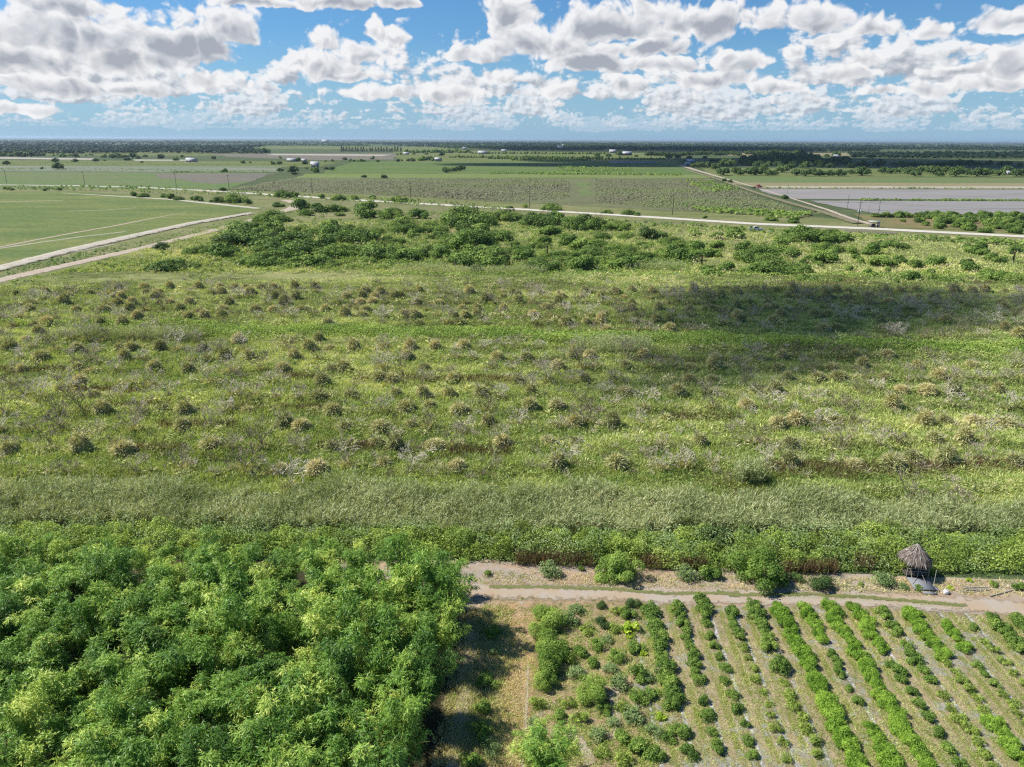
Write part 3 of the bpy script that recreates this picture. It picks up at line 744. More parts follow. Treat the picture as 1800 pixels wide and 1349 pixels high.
# ------------------------------------------------------------------ bamboo grove (near left)
BAM = [bamboo_proto(100 + i) for i in range(7)]
rows = [29.0, 33.0, 37.0, 41.2, 45.4, 49.6]
for ri, Y in enumerate(rows):
    x_edge = at(824, 1040)[0] - 0.12 * (50 - Y) - 0.9
    if ri == 5: x_edge -= 1.0
    k = 0; X = x_edge
    while X > -(0.78 * Y + 6.0):
        px, py = X + RNG.uniform(-0.55, 0.3) * (k > 0), Y + RNG.uniform(-0.7, 0.7)
        q = seen_at((px, py, 0.3))
        gap = any(math.hypot((q[0] - gx) / gw, (q[1] - gy) / gh) < 1 for gx, gy, gw, gh in
                  ((148, 1195, 26, 30), (320, 1290, 34, 40), (615, 1030, 24, 20), (20, 1335, 25, 25)))
        if not gap and q[0] > -140:
            sc = RNG.uniform(0.82, 1.15) * (0.84 if ri >= 5 else 1.0)
            plant('bamboo_clump', BAM[int(RNG.integers(0, 7))], (px, py, 0), (sc, sc, sc * RNG.uniform(0.9, 1.12)), RNG.uniform(0, 6.28), None, 'bamboo', 'bamboo clumps in the near plantation', ('bamboo', ri))
        X -= RNG.uniform(2.7, 3.5); k += 1
# the young clump by the straw track
X, Y, s = spot(955, 1375)
plant('bamboo_clump', BAM[2], (X, Y, 0), (0.85, 0.85, 0.62), 1.1, 'feathery pale green bamboo clump standing alone between the straw track and the crop rows', 'bamboo')

# ------------------------------------------------------------------ shrubs between the track and the reeds, and in the near plot
SH = {
 'feather': [shrub_proto(200 + i, M['bright'], 1.0, 1.25, 13, 6500, 0.13, 0.26, 0.5, 0.35) for i in range(3)],
 'leafy': [shrub_proto(210 + i, M['bright'], 1.0, 0.85, 26, 10000, 0.075, 0.5, 0.3, 0.12, 0.05, 14) for i in range(2)],
 'round': [shrub_proto(220 + i, M['crop_leaf'], 1.0, 0.80, 12, 2000, 0.17, 0.45, 0.25, 0.25) for i in range(4)],
 'grassy': [shrub_proto(230 + i, M['crop_grass'], 1.0, 0.62, 11, 2200, 0.32, 0.14, 0.5, 0.25) for i in range(4)],
 'lime': [shrub_proto(240 + i, M['lime_leaf'], 1.0, 0.9, 7, 420, 0.30, 0.5, 0.1, 0.3) for i in range(2)],
 'pale': [shrub_proto(250 + i, M['pale_leaf'], 1.0, 0.9, 11, 1700, 0.13, 0.5, 0.2, 0.3, 0.05, 16) for i in range(2)],
 'sparse': [shrub_proto(260 + i, M['vine'], 1.0, 0.6, 8, 600, 0.30, 0.18, 0.5, 0.15) for i in range(4)],
 'darkround': [shrub_proto(270 + i, M['dark'], 1.0, 0.85, 12, 3500, 0.11, 0.5, 0.2, 0.3) for i in range(2)],
 'yellow': [shrub_proto(280 + i, M['bright'], 1.0, 0.8, 10, 1600, 0.18, 0.4, 0.3, 0.25) for i in range(3)],
}
def put(kind, x, y, w, label=None, cat='shrub', name='shrub', group=None, key=None, hs=1.0, z=0.0):
    """a plant w photograph pixels wide whose foot is seen at (x, y)"""
    X, Y, s = spot(x, y)
    r = w * s / 2
    pr = SH[kind][int(RNG.integers(0, len(SH[kind])))]
    return plant(name, pr, (X, Y, z), (r, r, r * hs * RNG.uniform(0.92, 1.1)), RNG.uniform(0, 6.28), label, cat, group, key)

put('leafy', 1088, 1013, 88, 'big bright green leafy bush alone on the bank, in front of brown weeds', 'bush', hs=0.95)
put('leafy', 1332, 1022, 104, 'tallest green bush on the bank above the grey track, ragged with dark foot', 'bush', hs=1.05)
put('pale', 970, 1012, 46, 'pale grey-green shrub on bare earth left of the big bright green bush', hs=1.1)
put('pale', 1210, 1018, 46, 'dusty grey-green shrub, left of two side by side on the bank', hs=1.0)
put('round', 1247, 1016, 44, 'mid green shrub touching a dusty grey-green one on the bank', hs=1.1)
put('darkround', 1441, 1034, 48, 'low dark green round bush on the bank left of the thatched hut', 'bush')
put('darkround', 1400, 1020, 30, 'small dark bush between the tallest bank bush and the round dark one', 'bush')
put('darkround', 1252, 962, 66, 'dark green dome shaped bush rising out of the vine belt before the reeds', 'bush', hs=1.1)
put('darkround', 1205, 958, 36, 'smaller dark bush in the vine belt, left of the dome shaped one', 'bush', hs=1.1)
put('pale', 1556, 1026, 46, 'grey-green twiggy shrub at the left foot of the thatched hut')
put('pale', 1588, 1034, 22, 'small grey shrub at the lower left corner of the grey deck')
put('round', 1614, 1037, 20, 'small green shrub right in front of the grey deck')
put('round', 1513, 1030, 15, 'tiny green sapling on the pink earth left of the hut')
put('round', 1744, 1030, 19, 'small green shrub behind the pile of pale poles')
put('round', 1789, 1036, 26, 'green shrub at the upper end of the long white pole')
put('lime', 1670, 1035, 14, 'tiny yellow green sprout right of the white sack')
put('lime', 1702, 1022, 13, 'tiny yellow green sprout behind the white sack, above the pole pile')
put('round', 1022, 1004, 13, 'tiny dark green sapling on thin stem left of the big bright green bush', hs=1.4)
put('feather', 858, 1012, 15, 'tiny green sprout on bare earth at the bamboo corner')
put('yellow', 868, 1118, 40, 'yellow green bush at the right edge of the bamboo shade')
put('yellow', 855, 1205, 46, 'yellow green bush between the shaded rut and straw track')
put('pale', 870, 1150, 26, 'grey-green tuft beside the straw track at the shade edge')
put('yellow', 846, 1290, 44, 'bright green bush beside the lower end of the shaded rut')
put('yellow', 850, 1250, 40, 'yellow green bush below the one between shaded rut and straw track')
put('pale', 862, 1320, 40, 'dusty grey-green bush between two bright bushes near the bottom of the straw track')
put('yellow', 828, 1345, 50, 'bright green bush in the bottom corner beside the bamboo')
for x, y, w, lb in ((963, 1098, 60, 'topmost feathery green bush in the column right of the straw track'), (950, 1118, 44, 'second feathery green bush down the column right of the straw track'),
                    (967, 1152, 66, 'widest feathery green bush in the column right of the straw track'), (962, 1182, 56, 'fourth feathery green bush down the column right of the straw track'), (958, 1208, 44, 'lowest feathery green bush in the column right of the straw track')):
    put('feather', x, y, w, lb, 'bush', hs=1.05)
put('feather', 1042, 1228, 62, 'round feathery bush alone in weeds, right of the feathery column', 'bush')
put('pale', 1003, 1096, 40, 'pale thin bush in the shade right of the topmost feathery one', 'bush')
for i, (k, x, y, w) in enumerate((('pale', 1010, 1190, 40), ('yellow', 1022, 1150, 36), ('sparse', 1000, 1165, 40), ('sparse', 1085, 1110, 36), ('yellow', 1085, 1160, 38), ('pale', 1090, 1210, 42), ('yellow', 1060, 1250, 34), ('sparse', 1095, 1250, 40), ('yellow', 1145, 1225, 36), ('sparse', 1100, 1340, 46), ('pale', 1050, 1300, 40), ('yellow', 985, 1265, 36), ('sparse', 945, 1240, 40), ('pale', 940, 1275, 34), ('sparse', 1085, 1080, 30), ('pale', 1010, 1075, 34), ('sparse', 1030, 1110, 38), ('yellow', 1095, 1300, 40), ('round', 1150, 1330, 40), ('yellow', 1172, 1300, 34), ('darkround', 1056, 1068, 22), ('darkround', 1058, 1100, 34), ('yellow', 1050, 1140, 34), ('pale', 1068, 1130, 26), ('yellow', 1040, 1170, 30), ('pale', 1070, 1180, 34),
      ('darkround', 1112, 1066, 32), ('round', 1106, 1085, 34), ('lime', 1110, 1112, 36), ('yellow', 1117, 1145, 40), ('lime', 1130, 1150, 18), ('yellow', 1122, 1190, 42), ('yellow', 1120, 1232, 40), ('pale', 1115, 1268, 46), ('pale', 1075, 1275, 30),
      ('yellow', 1125, 1322, 52), ('lime', 1161, 1262, 22), ('lime', 1158, 1332, 24), ('pale', 1140, 1195, 30), ('pale', 1150, 1290, 36), ('sparse', 1060, 1330, 40), ('sparse', 1020, 1270, 44), ('sparse', 1000, 1240, 34))):
    put(k, x, y, w, None, 'shrub', key=('mixed', 0), group='mixed shrubs in the weedy strip')

# crop rows: (row index, y from, y to, kind, plant width in metres, spacing)
CR = [(0, 1072, 1250, 'round', 1.25, 0.62), (0, 1290, 1349, 'round', 1.2, 1.6),
      (1, 1072, 1210, 'round', 1.15, 0.85), (1, 1235, 1349, 'round', 0.95, 1.25),
      (2, 1060, 1090, 'round', 1.35, 0.8), (2, 1098, 1349, 'round', 0.85, 1.2),
      (3, 1072, 1122, 'round', 0.95, 0.62), (3, 1140, 1349, 'sparse', 0.85, 1.1),
      (4, 1064, 1146, 'round', 1.2, 0.62), (4, 1175, 1185, 'round', 1.35, 0.9), (4, 1200, 1345, 'sparse', 1.0, 1.0),
      (5, 1070, 1400, 'grassy', 1.25, 0.46),
      (6, 1074, 1132, 'grassy', 1.1, 0.55), (6, 1150, 1195, 'yellow', 1.0, 0.7), (6, 1212, 1245, 'yellow', 0.85, 1.3), (6, 1282, 1400, 'grassy', 1.25, 0.62),
      (7, 1064, 1182, 'grassy', 1.15, 0.46), (7, 1186, 1400, 'grassy', 1.1, 0.46),
      (8, 1070, 1147, 'grassy', 1.1, 0.6), (8, 1170, 1200, 'yellow', 1.0, 0.7), (8, 1218, 1349, 'yellow', 0.9, 1.15),
      (9, 1076, 1090, 'round', 1.0, 0.7), (9, 1102, 1122, 'round', 1.15, 0.7), (9, 1136, 1162, 'yellow', 1.0, 0.7), (9, 1178, 1210, 'yellow', 0.9, 0.8), (9, 1224, 1349, 'sparse', 1.0, 0.9),
      (10, 1078, 1156, 'grassy', 1.15, 0.55), (10, 1166, 1265, 'sparse', 0.95, 0.85), (10, 1272, 1310, 'grassy', 1.15, 0.6), (10, 1330, 1349, 'grassy', 1.2, 0.7),
      (11, 1100, 1150, 'grassy', 1.1, 0.8), (11, 1170, 1210, 'yellow', 0.9, 0.9), (11, 1220, 1349, 'sparse', 1.0, 0.9),
      (12, 1102, 1106, 'round', 0.9, 1.0), (12, 1130, 1340, 'sparse', 0.9, 1.0),
      (13, 1086, 1152, 'round', 1.25, 0.65), (13, 1162, 1270, 'sparse', 1.0, 0.9),
      (14, 1090, 1112, 'round', 1.2, 0.7), (14, 1120, 1230, 'round', 0.95, 1.3)]
for i, y0, y1, kind, w, sp in CR:
    Ya, Yb = at(900, y0)[1], at(900, y1)[1]
    Y = Ya
    while Y > Yb - 0.05:
        X = U0 + PITCHR * i + 0.04 * (Y - 45.0) + RNG.normal(0, 0.10)
        r = 0.5 * w * RNG.uniform(0.80, 1.2) * 1.14
        pr = SH[kind][int(RNG.integers(0, len(SH[kind])))]
        q = seen_at((X, Y, 0.4))
        if q[0] < 1850 and q[1] < 1400:
            plant('crop_plant', pr, (X, Y, 0.03), (r, r, r * RNG.uniform(0.9, 1.15)), RNG.uniform(0, 6.28), None, 'crop plant', 'plants in the crop rows', ('crop', i))
        Y -= sp * RNG.uniform(0.85, 1.2)

# ------------------------------------------------------------------ the old grove: dead trees and grass-covered stumps
DEAD = [dead_proto(300 + i, 4, [6, 5, 6, 6, 5, 6][i], [2.1, 2.5, 1.8, 2.3, 2.9, 1.6][i], [1.1, 0.8, 1.4, 1.0, 0.6, 1.2][i]) for i in range(6)]
TUSS = [tussock_proto(320 + i, [1.8, 1.4, 2.1, 1.6, 1.3][i], [1.15, 1.3, 1.1, 1.0, 1.35][i]) for i in range(5)]
nd = ntu = 0
Y = 72.0; ri = 0
while Y < 192:
    half = 0.72 * Y + 8
    X = -half + RNG.uniform(0, 3)
    while X < half:
        x, y = X + RNG.normal(0, 0.7), Y + 0.03 * X + RNG.normal(0, 0.45)
        q = seen_at((x, y, 0.5))
        X += RNG.uniform(3.0, 4.1)
        if not (-10 < q[0] < 1810) or q[1] < 486: continue
        if q[0] < 480 and q[1] < 492 + (480 - q[0]) * 0.06: continue
        if abs(q[1] - (572 + q[0] * 0.027)) < 14 and q[0] > 300: continue
        u = RNG.random() + 0.25 * (fnoise(x, y, 25, 9) - 0.5)
        z = float(bed_h(np.array([x]), np.array([y]))[0]) - 0.05
        pd = 0.34 if q[0] < 900 else 0.42
        if u < pd and nd < 300:
            s = RNG.uniform(0.8, 1.25)
            plant('dead_tree', DEAD[int(RNG.integers(0, 6))], (x, y, z), (s, s, s * RNG.uniform(0.8, 1.15)), RNG.uniform(0, 6.28), None, 'dead tree', 'dead trees in the old grove', ('dead', ri)); nd += 1
        elif u < pd + 0.36 and ntu < 300:
            s = RNG.uniform(0.78, 1.22)
            plant('grass_mound', TUSS[int(RNG.integers(0, 5))], (x, y, z), (s * 1.1, s * 1.1, s * RNG.uniform(0.7, 1.15)), RNG.uniform(0, 6.28), None, 'grass mound', 'grass covered stumps in the old grove', ('mound', ri)); ntu += 1
    Y += 6.0; ri += 1
def lone_dead(x, y, s, k, label):
    X, Y_, m = spot(x, y); z = float(bed_h(np.array([X]), np.array([Y_]))[0])
    plant('dead_tree', DEAD[k], (X, Y_, z), s, RNG.uniform(0, 6), label, 'dead tree')
lone_dead(514, 874, 1.25, 4, 'tall grey dead tree with forked top standing in the left part of the reeds')
lone_dead(1028, 756, 1.15, 0, 'white leafless dead tree with wide open limbs in the middle of the grove')
lone_dead(162, 644, 1.2, 2, 'dark leafless tree with spreading limbs in the left of the old grove')
lone_dead(1680, 902, 1.2, 3, 'big grey twiggy dead tree behind the reeds above the thatched hut')
lone_dead(1600, 896, 1.0, 4, 'thin bare dead tree behind the reeds beside a dark bush')
lone_dead(1162, 840, 1.0, 0, 'pale dead tree at the back edge of the reeds, right of centre')
lone_dead(930, 690, 1.2, 3, 'dark dense dead tree near the centre of the old grove')

# ------------------------------------------------------------------ grass of the grove and of the rough ground
def px_points(n, poly, rng):
    P = np.array(poly, float); out = np.zeros((0, 2))
    while len(out) < n:
        q = rng.uniform(P.min(0), P.max(0), (2 * n, 2)); ins = np.zeros(len(q), bool); j = len(P) - 1
        for i in range(len(P)):
            a, b = P[i], P[j]
            c = ((a[1] > q[:, 1]) != (b[1] > q[:, 1])) & (q[:, 0] < (b[0] - a[0]) * (q[:, 1] - a[1]) / (b[1] - a[1] + 1e-12) + a[0])
            ins ^= c; j = i
        out = np.concatenate([out, q[ins]])
    return out[:n]

def tufts(name, poly, n, blades, hgt, wid, mat, hf=None, tf=None, seed=1, spread=0.28, lean=0.35, kind='grass'):
    rng = np.random.default_rng(seed)
    q = px_points(n, poly, rng); X, Y = at_many(q[:, 0], q[:, 1])
    z = hf(X, Y) if hf else np.full(n, 0.03)
    t0 = tf(X, Y) if tf else np.full(n, 0.5)
    k = np.sqrt(np.maximum(Y, 40) / 80.0)
    rep = lambda a: np.repeat(a, blades, 0)
    N = n * blades
    P = rep(np.column_stack([X, Y, z])) + np.column_stack([rng.normal(0, spread, N) * rep(k), rng.normal(0, spread, N) * rep(k), np.full(N, -0.05)])
    D = np.column_stack([rng.normal(0, lean, N) + 0.15, rng.normal(0, lean, N), np.full(N, 1.0)])
    G = Geo()
    patch = 0.55 + 0.9 * fnoise(X, Y, 7.0, 12)
    G.leaves(P, D, rng.normal(0, 1, (N, 3)), hgt * rng.uniform(0.6, 1.3, N) * rep(patch), wid * rep(k) * rng.uniform(0.7, 1.3, N), np.clip(rep(t0) + rng.normal(0, 0.13, N), 0, 1))
    o = link(name, G.build(name, mat))
    return tag(o, kind='stuff')

tufts('grass', [(-40, 505), (900, 492), (1840, 496), (1840, 905), (-40, 872)], 70000, 8, 0.62, 0.075, M['grass'], bed_h, lambda X, Y: 0.16 + 0.68 * grove_tint(X, Y), 3, 0.3, 0.85)
tufts('grass', [(-40, 520), (420, 392), (900, 384), (1500, 408), (1840, 425), (1840, 500), (-40, 520)], 24000, 6, 0.75, 0.10, M['grass'], None, lambda X, Y: 0.30 + 0.9 * (fnoise(X, Y, 14, 4) - 0.15), 4, 0.3, 0.7)
tufts('grass', [(850, 1064), (1150, 1064), (1180, 1349), (800, 1349)], 4200, 8, 0.26, 0.04, M['grass'], None, lambda X, Y: 0.2 + 0.7 * fnoise(X, Y, 3, 4), 5, 0.14, 0.6)
tufts('grass', [(1120, 1066), (1800, 1085), (1840, 1349), (1180, 1349)], 12000, 7, 0.22, 0.035, M['grass'], None, lambda X, Y: 0.25 + 0.7 * fnoise(X, Y, 3, 4), 6, 0.14, 0.7)
tufts('grass', [(850, 1006), (1840, 1022), (1840, 1050), (850, 1030)], 1600, 6, 0.28, 0.055, M['dry'], None, lambda X, Y: 0.35 + 0.6 * fnoise(X, Y, 3, 4), 7, 0.16, 0.7)
tufts('grass', [(1290, 1047), (1500, 1049), (1700, 1066), (1690, 1070), (1500, 1054), (1290, 1051)], 900, 7, 0.14, 0.05, M['grass'], None, lambda X, Y: np.full(len(X), 0.45), 8, 0.15, 0.6)

def hummocks(name, poly, n, seed, mat, tf, hf=None, size=(0.5, 1.1), blades=46, ridge=0):
    """humps of arching grass that roll over the ground, too many to count"""
    rng = np.random.default_rng(seed)
    q = px_points(n, poly, rng); X, Y = at_many(q[:, 0], q[:, 1])
    if ridge:                       # keep to the beds (1) or the furrows (-1)
        k = ridge * np.cos((Y - 0.03 * X) * 2 * math.pi / 6.0) + 1.6 * (fnoise(X * 0.4, Y, 5.0, 9) - 0.5) > (1.1 if ridge > 1 else 0.35); X, Y = X[k], Y[k]; n = len(X)
    z = hf(X, Y) if hf else np.zeros(n); r = rng.uniform(*size, n) * np.sqrt(np.maximum(Y, 50) / 100.0)
    u = sphere_dirs(n * blades, rng, 0.05); R_ = np.repeat(r, blades)
    P = np.repeat(np.column_stack([X, Y, z - 0.1]), blades, 0) + u * R_[:, None] * np.array([1.0, 1.0, 0.85])
    D = u * np.array([1, 1, 0.3]) + rng.normal(0, 0.45, u.shape); D[:, 2] += 0.35 * u[:, 2] - 0.35
    t = np.clip(np.repeat(tf(X, Y) + rng.normal(0, 0.14, n), blades) + rng.normal(0, 0.09, n * blades), 0, 1)
    G = Geo(); G.leaves(P, D, u + rng.normal(0, 0.35, u.shape), R_ * rng.uniform(0.4, 0.8, n * blades), R_ * 0.13, t)
    return tag(link(name, G.build(name, mat)), kind='stuff')
hummocks('grass', [(-40, 505), (900, 492), (1840, 496), (1840, 890), (-40, 858)], 2400, 41, M['grass'], lambda X, Y: 0.10 + 0.62 * grove_tint(X, Y), bed_h)
hummocks('grass', [(-40, 530), (420, 405), (900, 400), (1500, 415), (1840, 430), (1840, 500), (-40, 530)], 700, 42, M['dry'], lambda X, Y: 0.05 + 0.6 * fnoise(X, Y, 14, 4), None, (0.5, 1.2))

# smaller stumps, twigs and dry tufts between the rows: past counting
hummocks('grass', [(-40, 505), (900, 494), (1840, 500), (1840, 880), (-40, 850)], 4200, 43, M['dry'], lambda X, Y: 0.20 + 0.5 * fnoise(X, Y, 6, 4), bed_h, (0.45, 1.0), 56, 1.6)
hummocks('weeds', [(-40, 505), (900, 494), (1840, 500), (1840, 880), (-40, 850)], 5200, 44, M['brush'], lambda X, Y: 0.30 + 0.6 * fnoise(X, Y, 6, 5), bed_h, (0.35, 0.85), 50, -1)
def twigs(name, poly, n, seed, hf):
    rng = np.random.default_rng(seed); q = px_points(n, poly, rng); X, Y = at_many(q[:, 0], q[:, 1]); k = 34
    B = np.repeat(np.column_stack([X, Y, hf(X, Y)]), k, 0); r = np.repeat(rng.uniform(0.5, 1.2, n), k)
    u = sphere_dirs(n * k, rng, 0.1); a = B + u * r[:, None] * rng.uniform(0, 0.4, (n * k, 1))
    G = Geo(); G.sticks(a, B + u * r[:, None] * rng.uniform(0.7, 1.1, (n * k, 1)) + rng.normal(0, 0.12, (n * k, 3)), 0.022, 0.012, np.repeat(rng.uniform(0.1, 0.9, n), k))
    return tag(link(name, G.build(name, M['deadwood'])), kind='stuff')
twigs('weeds', [(-40, 500), (900, 490), (1840, 492), (1840, 870), (-40, 845)], 1100, 45, bed_h)

# weeds of the strip between bamboo and crops
hummocks('weeds', [(820, 1080), (880, 1070), (905, 1120), (895, 1349), (770, 1349)], 260, 50, M['vine'], lambda X, Y: 0.4 + 0.6 * fnoise(X, Y, 2, 5), None, (0.15, 0.45), 60)
tufts('grass', [(815, 1070), (900, 1064), (930, 1349), (760, 1349)], 2600, 8, 0.34, 0.045, M['dry'], None, lambda X, Y: 0.3 + 0.6 * fnoise(X, Y, 2, 4), 9, 0.16, 0.6)
hummocks('weeds', [(870, 1075), (1000, 1065), (1150, 1075), (1160, 1349), (1000, 1349), (930, 1349), (925, 1200)], 1200, 46, M['vine'], lambda X, Y: 0.45 + 0.5 * fnoise(X, Y, 3, 5), None, (0.15, 0.42), 60)
hummocks('weeds', [(850, 1070), (1000, 1065), (1150, 1075), (1160, 1349), (830, 1349)], 320, 47, M['dry'], lambda X, Y: 0.25 + 0.6 * fnoise(X, Y, 3, 4), None, (0.15, 0.40), 60)
hummocks('weeds', [(1250, 1150), (1500, 1120), (1840, 1150), (1840, 1349), (1300, 1349)], 1000, 48, M['vine'], lambda X, Y: 0.55 + 0.5 * fnoise(X, Y, 3, 6), None, (0.12, 0.32), 50)
hummocks('weeds', [(850, 1000), (1500, 1016), (1840, 1030), (1840, 1048), (850, 1026)], 160, 49, M['pale_leaf'], lambda X, Y: 0.3 + 0.6 * fnoise(X, Y, 3, 6), None, (0.12, 0.35), 60)

# ------------------------------------------------------------------ reed belt, vine belt, ditch hedges (each one uncountable mass)
def reed_belt(name, X0, X1, Yf, Yb, n, seed, hgt=2.3):
    rng = np.random.default_rng(seed)
    X = rng.uniform(X0, X1, n); v = rng.random(n)
    Y = Yf(X) + v * (Yb(X) - Yf(X)) + rng.normal(0, 0.35, n) + 3.0 * (fnoise(X, X * 0, 9.0, seed) - 0.5)
    keep = fnoise(X * 0.7, Y, 4.5, 3) + 0.25 * rng.random(n) > 0.26 + 0.55 * np.clip((v - 0.45) / 0.55, 0, 1)
    X, Y = X[keep], Y[keep]; n = len(X)
    H = hgt * (0.45 + 0.85 * fnoise(X, Y, 5.5, 4)) * rng.uniform(0.8, 1.15, n)
    G = Geo(); z = bed_h(X, Y)
    P = np.column_stack([X, Y, z]); ln = np.column_stack([rng.normal(0.05, 0.12, n), rng.normal(0, 0.12, n), np.ones(n)])
    G.leaves(P, ln, rng.normal(0, 1, (n, 3)), H, 0.045, 0.35)
    k = 8
    f = rng.uniform(0.3, 1.0, n * k); Q = np.repeat(P, k, 0) + np.repeat(ln * H[:, None], k, 0) * f[:, None]
    a = rng.uniform(0, 6.28, n * k)
    D = np.column_stack([np.cos(a), np.sin(a), rng.uniform(-0.1, 1.9, n * k)])
    t = np.clip(np.repeat(0.28 + 0.55 * fnoise(X, Y, 4, 6), k) + rng.normal(0, 0.15, n * k), 0, 1)
    G.leaves(Q, D, np.array([0, 0, 1.0]) + rng.normal(0, 0.6, (n * k, 3)), rng.uniform(0.3, 0.7, n * k), 0.055, t)
    return tag(link(name, G.build(name, M['reed'])), kind='stuff')
def line_y(pts):
    P = sorted([at(*p) for p in pts]); xs = [p[0] for p in P]; ys = [p[1] for p in P]
    return lambda X: np.interp(X, xs, ys)
reed_belt('reeds', -62, 66, line_y([(-200, 925), (850, 946), (2000, 950)]), line_y([(-200, 866), (400, 868), (900, 878), (1300, 886), (2000, 902)]), 27000, 11, 1.8)
reed_belt('reeds', at(105, 600)[0], at(350, 605)[0], line_y([(0, 604), (400, 610)]), line_y([(0, 592), (400, 597)]), 1500, 12, 2.2)
reed_belt('reeds', at(1010, 622)[0], at(1140, 622)[0], line_y([(900, 632), (1200, 634)]), line_y([(900, 606), (1200, 612)]), 1100, 13, 2.4)
reed_belt('reeds', at(1285, 850)[0], at(1330, 850)[0], line_y([(1200, 862), (1400, 864)]), line_y([(1200, 846), (1400, 848)]), 300, 14, 2.6)
reed_belt('reeds', at(1090, 470)[0], at(1200, 470)[0], line_y([(1000, 478), (1300, 478)]), line_y([(1000, 462), (1300, 464)]), 700, 15, 2.0)
reed_belt('reeds', at(700, 470)[0], at(960, 470)[0], line_y([(600, 484), (1000, 486)]), line_y([(600, 470), (1000, 474)]), 1600, 16, 2.0)

def belt(name, X0, X1, Yf, Yb, n, seed, hmax, leaf, mat, tint=(0.15, 0.8), base=0.45, zf=None, patch=6.0):
    """tangled low growth: leaves over an uneven hummocky top and down its front"""
    rng = np.random.default_rng(seed)
    X = rng.uniform(X0, X1, n); v = rng.random(n)
    f0, b0 = Yf(X), Yb(X) + 4.6 * (fnoise(X, X * 0 + 3, 6.0, seed) - 0.5)
    edge = (fnoise(X, X * 0 + seed, 3.0, 2) - 0.5) * 1.6
    Y = f0 + edge + v * (b0 - f0 - edge)
    Hh = hmax * (base + (1 - base) * np.clip((fnoise(X, Y, patch * 0.55, 5) - 0.25) * 2, 0, 1.15)) * np.clip(0.35 + v * 3.5, 0, 1) * np.clip(0.4 + (1 - v) * 3.5, 0, 1)
    z = Hh * (1 - rng.random(n) ** 2.2 * 0.75)
    if zf: z = z + zf(X, Y)
    N = np.array([0, -0.25, 0.8]) + rng.normal(0, 0.65, (n, 3))
    D = norm(np.cross(N, rng.normal(0, 1, (n, 3)))); D[:, 2] -= 0.15
    t = np.clip(tint[0] + (tint[1] - tint[0]) * fnoise(X, Y, patch, 8) * 1.0 + rng.normal(0, 0.13, n) + 0.1, 0, 1)
    G = Geo(); L = leaf * rng.uniform(0.6, 1.35, n)
    G.leaves(np.column_stack([X, Y, z]) - D * L[:, None] / 2, D, N, L, L * 0.62, t)
    return tag(link(name, G.build(name, mat)), kind='stuff')
vf = line_y([(-200, 985), (600, 985), (850, 985), (1000, 992), (1150, 1002), (1350, 1010), (1500, 1010), (1560, 1012), (1640, 1006), (1700, 1008), (2000, 1014)])
vb = line_y([(-200, 930), (850, 944), (2000, 946)])
belt('undergrowth', -56, 62, vf, vb, 170000, 21, 2.1, 0.16, M['vine'], (0.0, 0.95), 0.22, None, 3.0)
belt('undergrowth', -56, 62, lambda X: vf(X) + 0.2, lambda X: vb(X) + 0.6, 60000, 25, 2.4, 0.15, M['pale_leaf'], (0.0, 0.8), 0.0, None, 2.4)
belt('undergrowth', -56, 62, lambda X: vf(X) - 0.3, lambda X: vb(X), 50000, 26, 1.9, 0.15, M['brush'], (0.0, 0.8), 0.0, None, 3.7)
hf = line_y([(-100, 585), (340, 598), (900, 606), (1300, 617), (2000, 642)]); hb = line_y([(-100, 573), (340, 582), (900, 590), (1300, 602), (2000, 622)])
belt('undergrowth', at(345, 600)[0], 125, hf, hb, 46000, 22, 1.4, 0.28, M['bright'], (0.0, 0.75), 0.45, bed_h)
belt('undergrowth', -115, at(345, 600)[0], line_y([(-200, 578), (400, 586)]), line_y([(-200, 566), (400, 574)]), 9000, 23, 0.9, 0.34, M['vine'], (0.2, 0.8), 0.4, bed_h)
belt('undergrowth', at(640, 487)[0], at(1900, 494)[0], line_y([(500, 491), (1000, 492), (1500, 492), (2000, 500)]), line_y([(500, 484), (1000, 482), (1500, 483), (2000, 492)]), 14000, 24, 1.5, 0.40, M['brush'], (0.3, 1.0), 0.35)
# brown seed heads along the front of the vine belt and dead brown weeds in the grove furrows
def stems(name, px_boxes, n_per, h, seed, zf=None):
    rng = np.random.default_rng(seed); G = Geo()
    for x0, x1, y0, y1 in px_boxes:
        n = int(n_per * (x1 - x0) / 100)
        xs = rng.uniform(x0, x1, n); ys = rng.normal((y0 + y1) / 2, (y1 - y0) / 3.2, n)
        X, Y = at_many(xs, ys); z = zf(X, Y) if zf else np.zeros(n)
        D = np.column_stack([rng.normal(0, 0.3, n), rng.normal(0, 0.3, n), np.ones(n)])
        G.leaves(np.column_stack([X, Y, z]), D, rng.normal(0, 1, (n, 3)), h * rng.uniform(0.5, 1.2, n), 0.05 * np.sqrt(Y / 60), np.clip(rng.normal(0.45, 0.25, n), 0, 1))
    return tag(link(name, G.build(name, M['weed'])), kind='stuff')
stems('weeds', [(905, 985, 982, 995), (985, 1045, 982, 997), (1120, 1180, 985, 1002), (1195, 1240, 995, 1003), (1500, 1540, 988, 1002), (1380, 1470, 1000, 1010)], 1300, 1.25, 31)
stems('weeds', [(620, 740, 668, 682), (500, 560, 665, 675), (400, 600, 716, 734), (180, 300, 718, 728), (280, 420, 750, 768), (240, 330, 790, 808), (0, 120, 655, 668), (1180, 1300, 738, 750), (790, 900, 800, 812), (1360, 1480, 748, 760), (1340, 1800, 826, 846), (560, 660, 790, 804), (740, 900, 672, 684), (1420, 1480, 880, 895), (100, 260, 690, 700)], 900, 0.8, 32, bed_h)

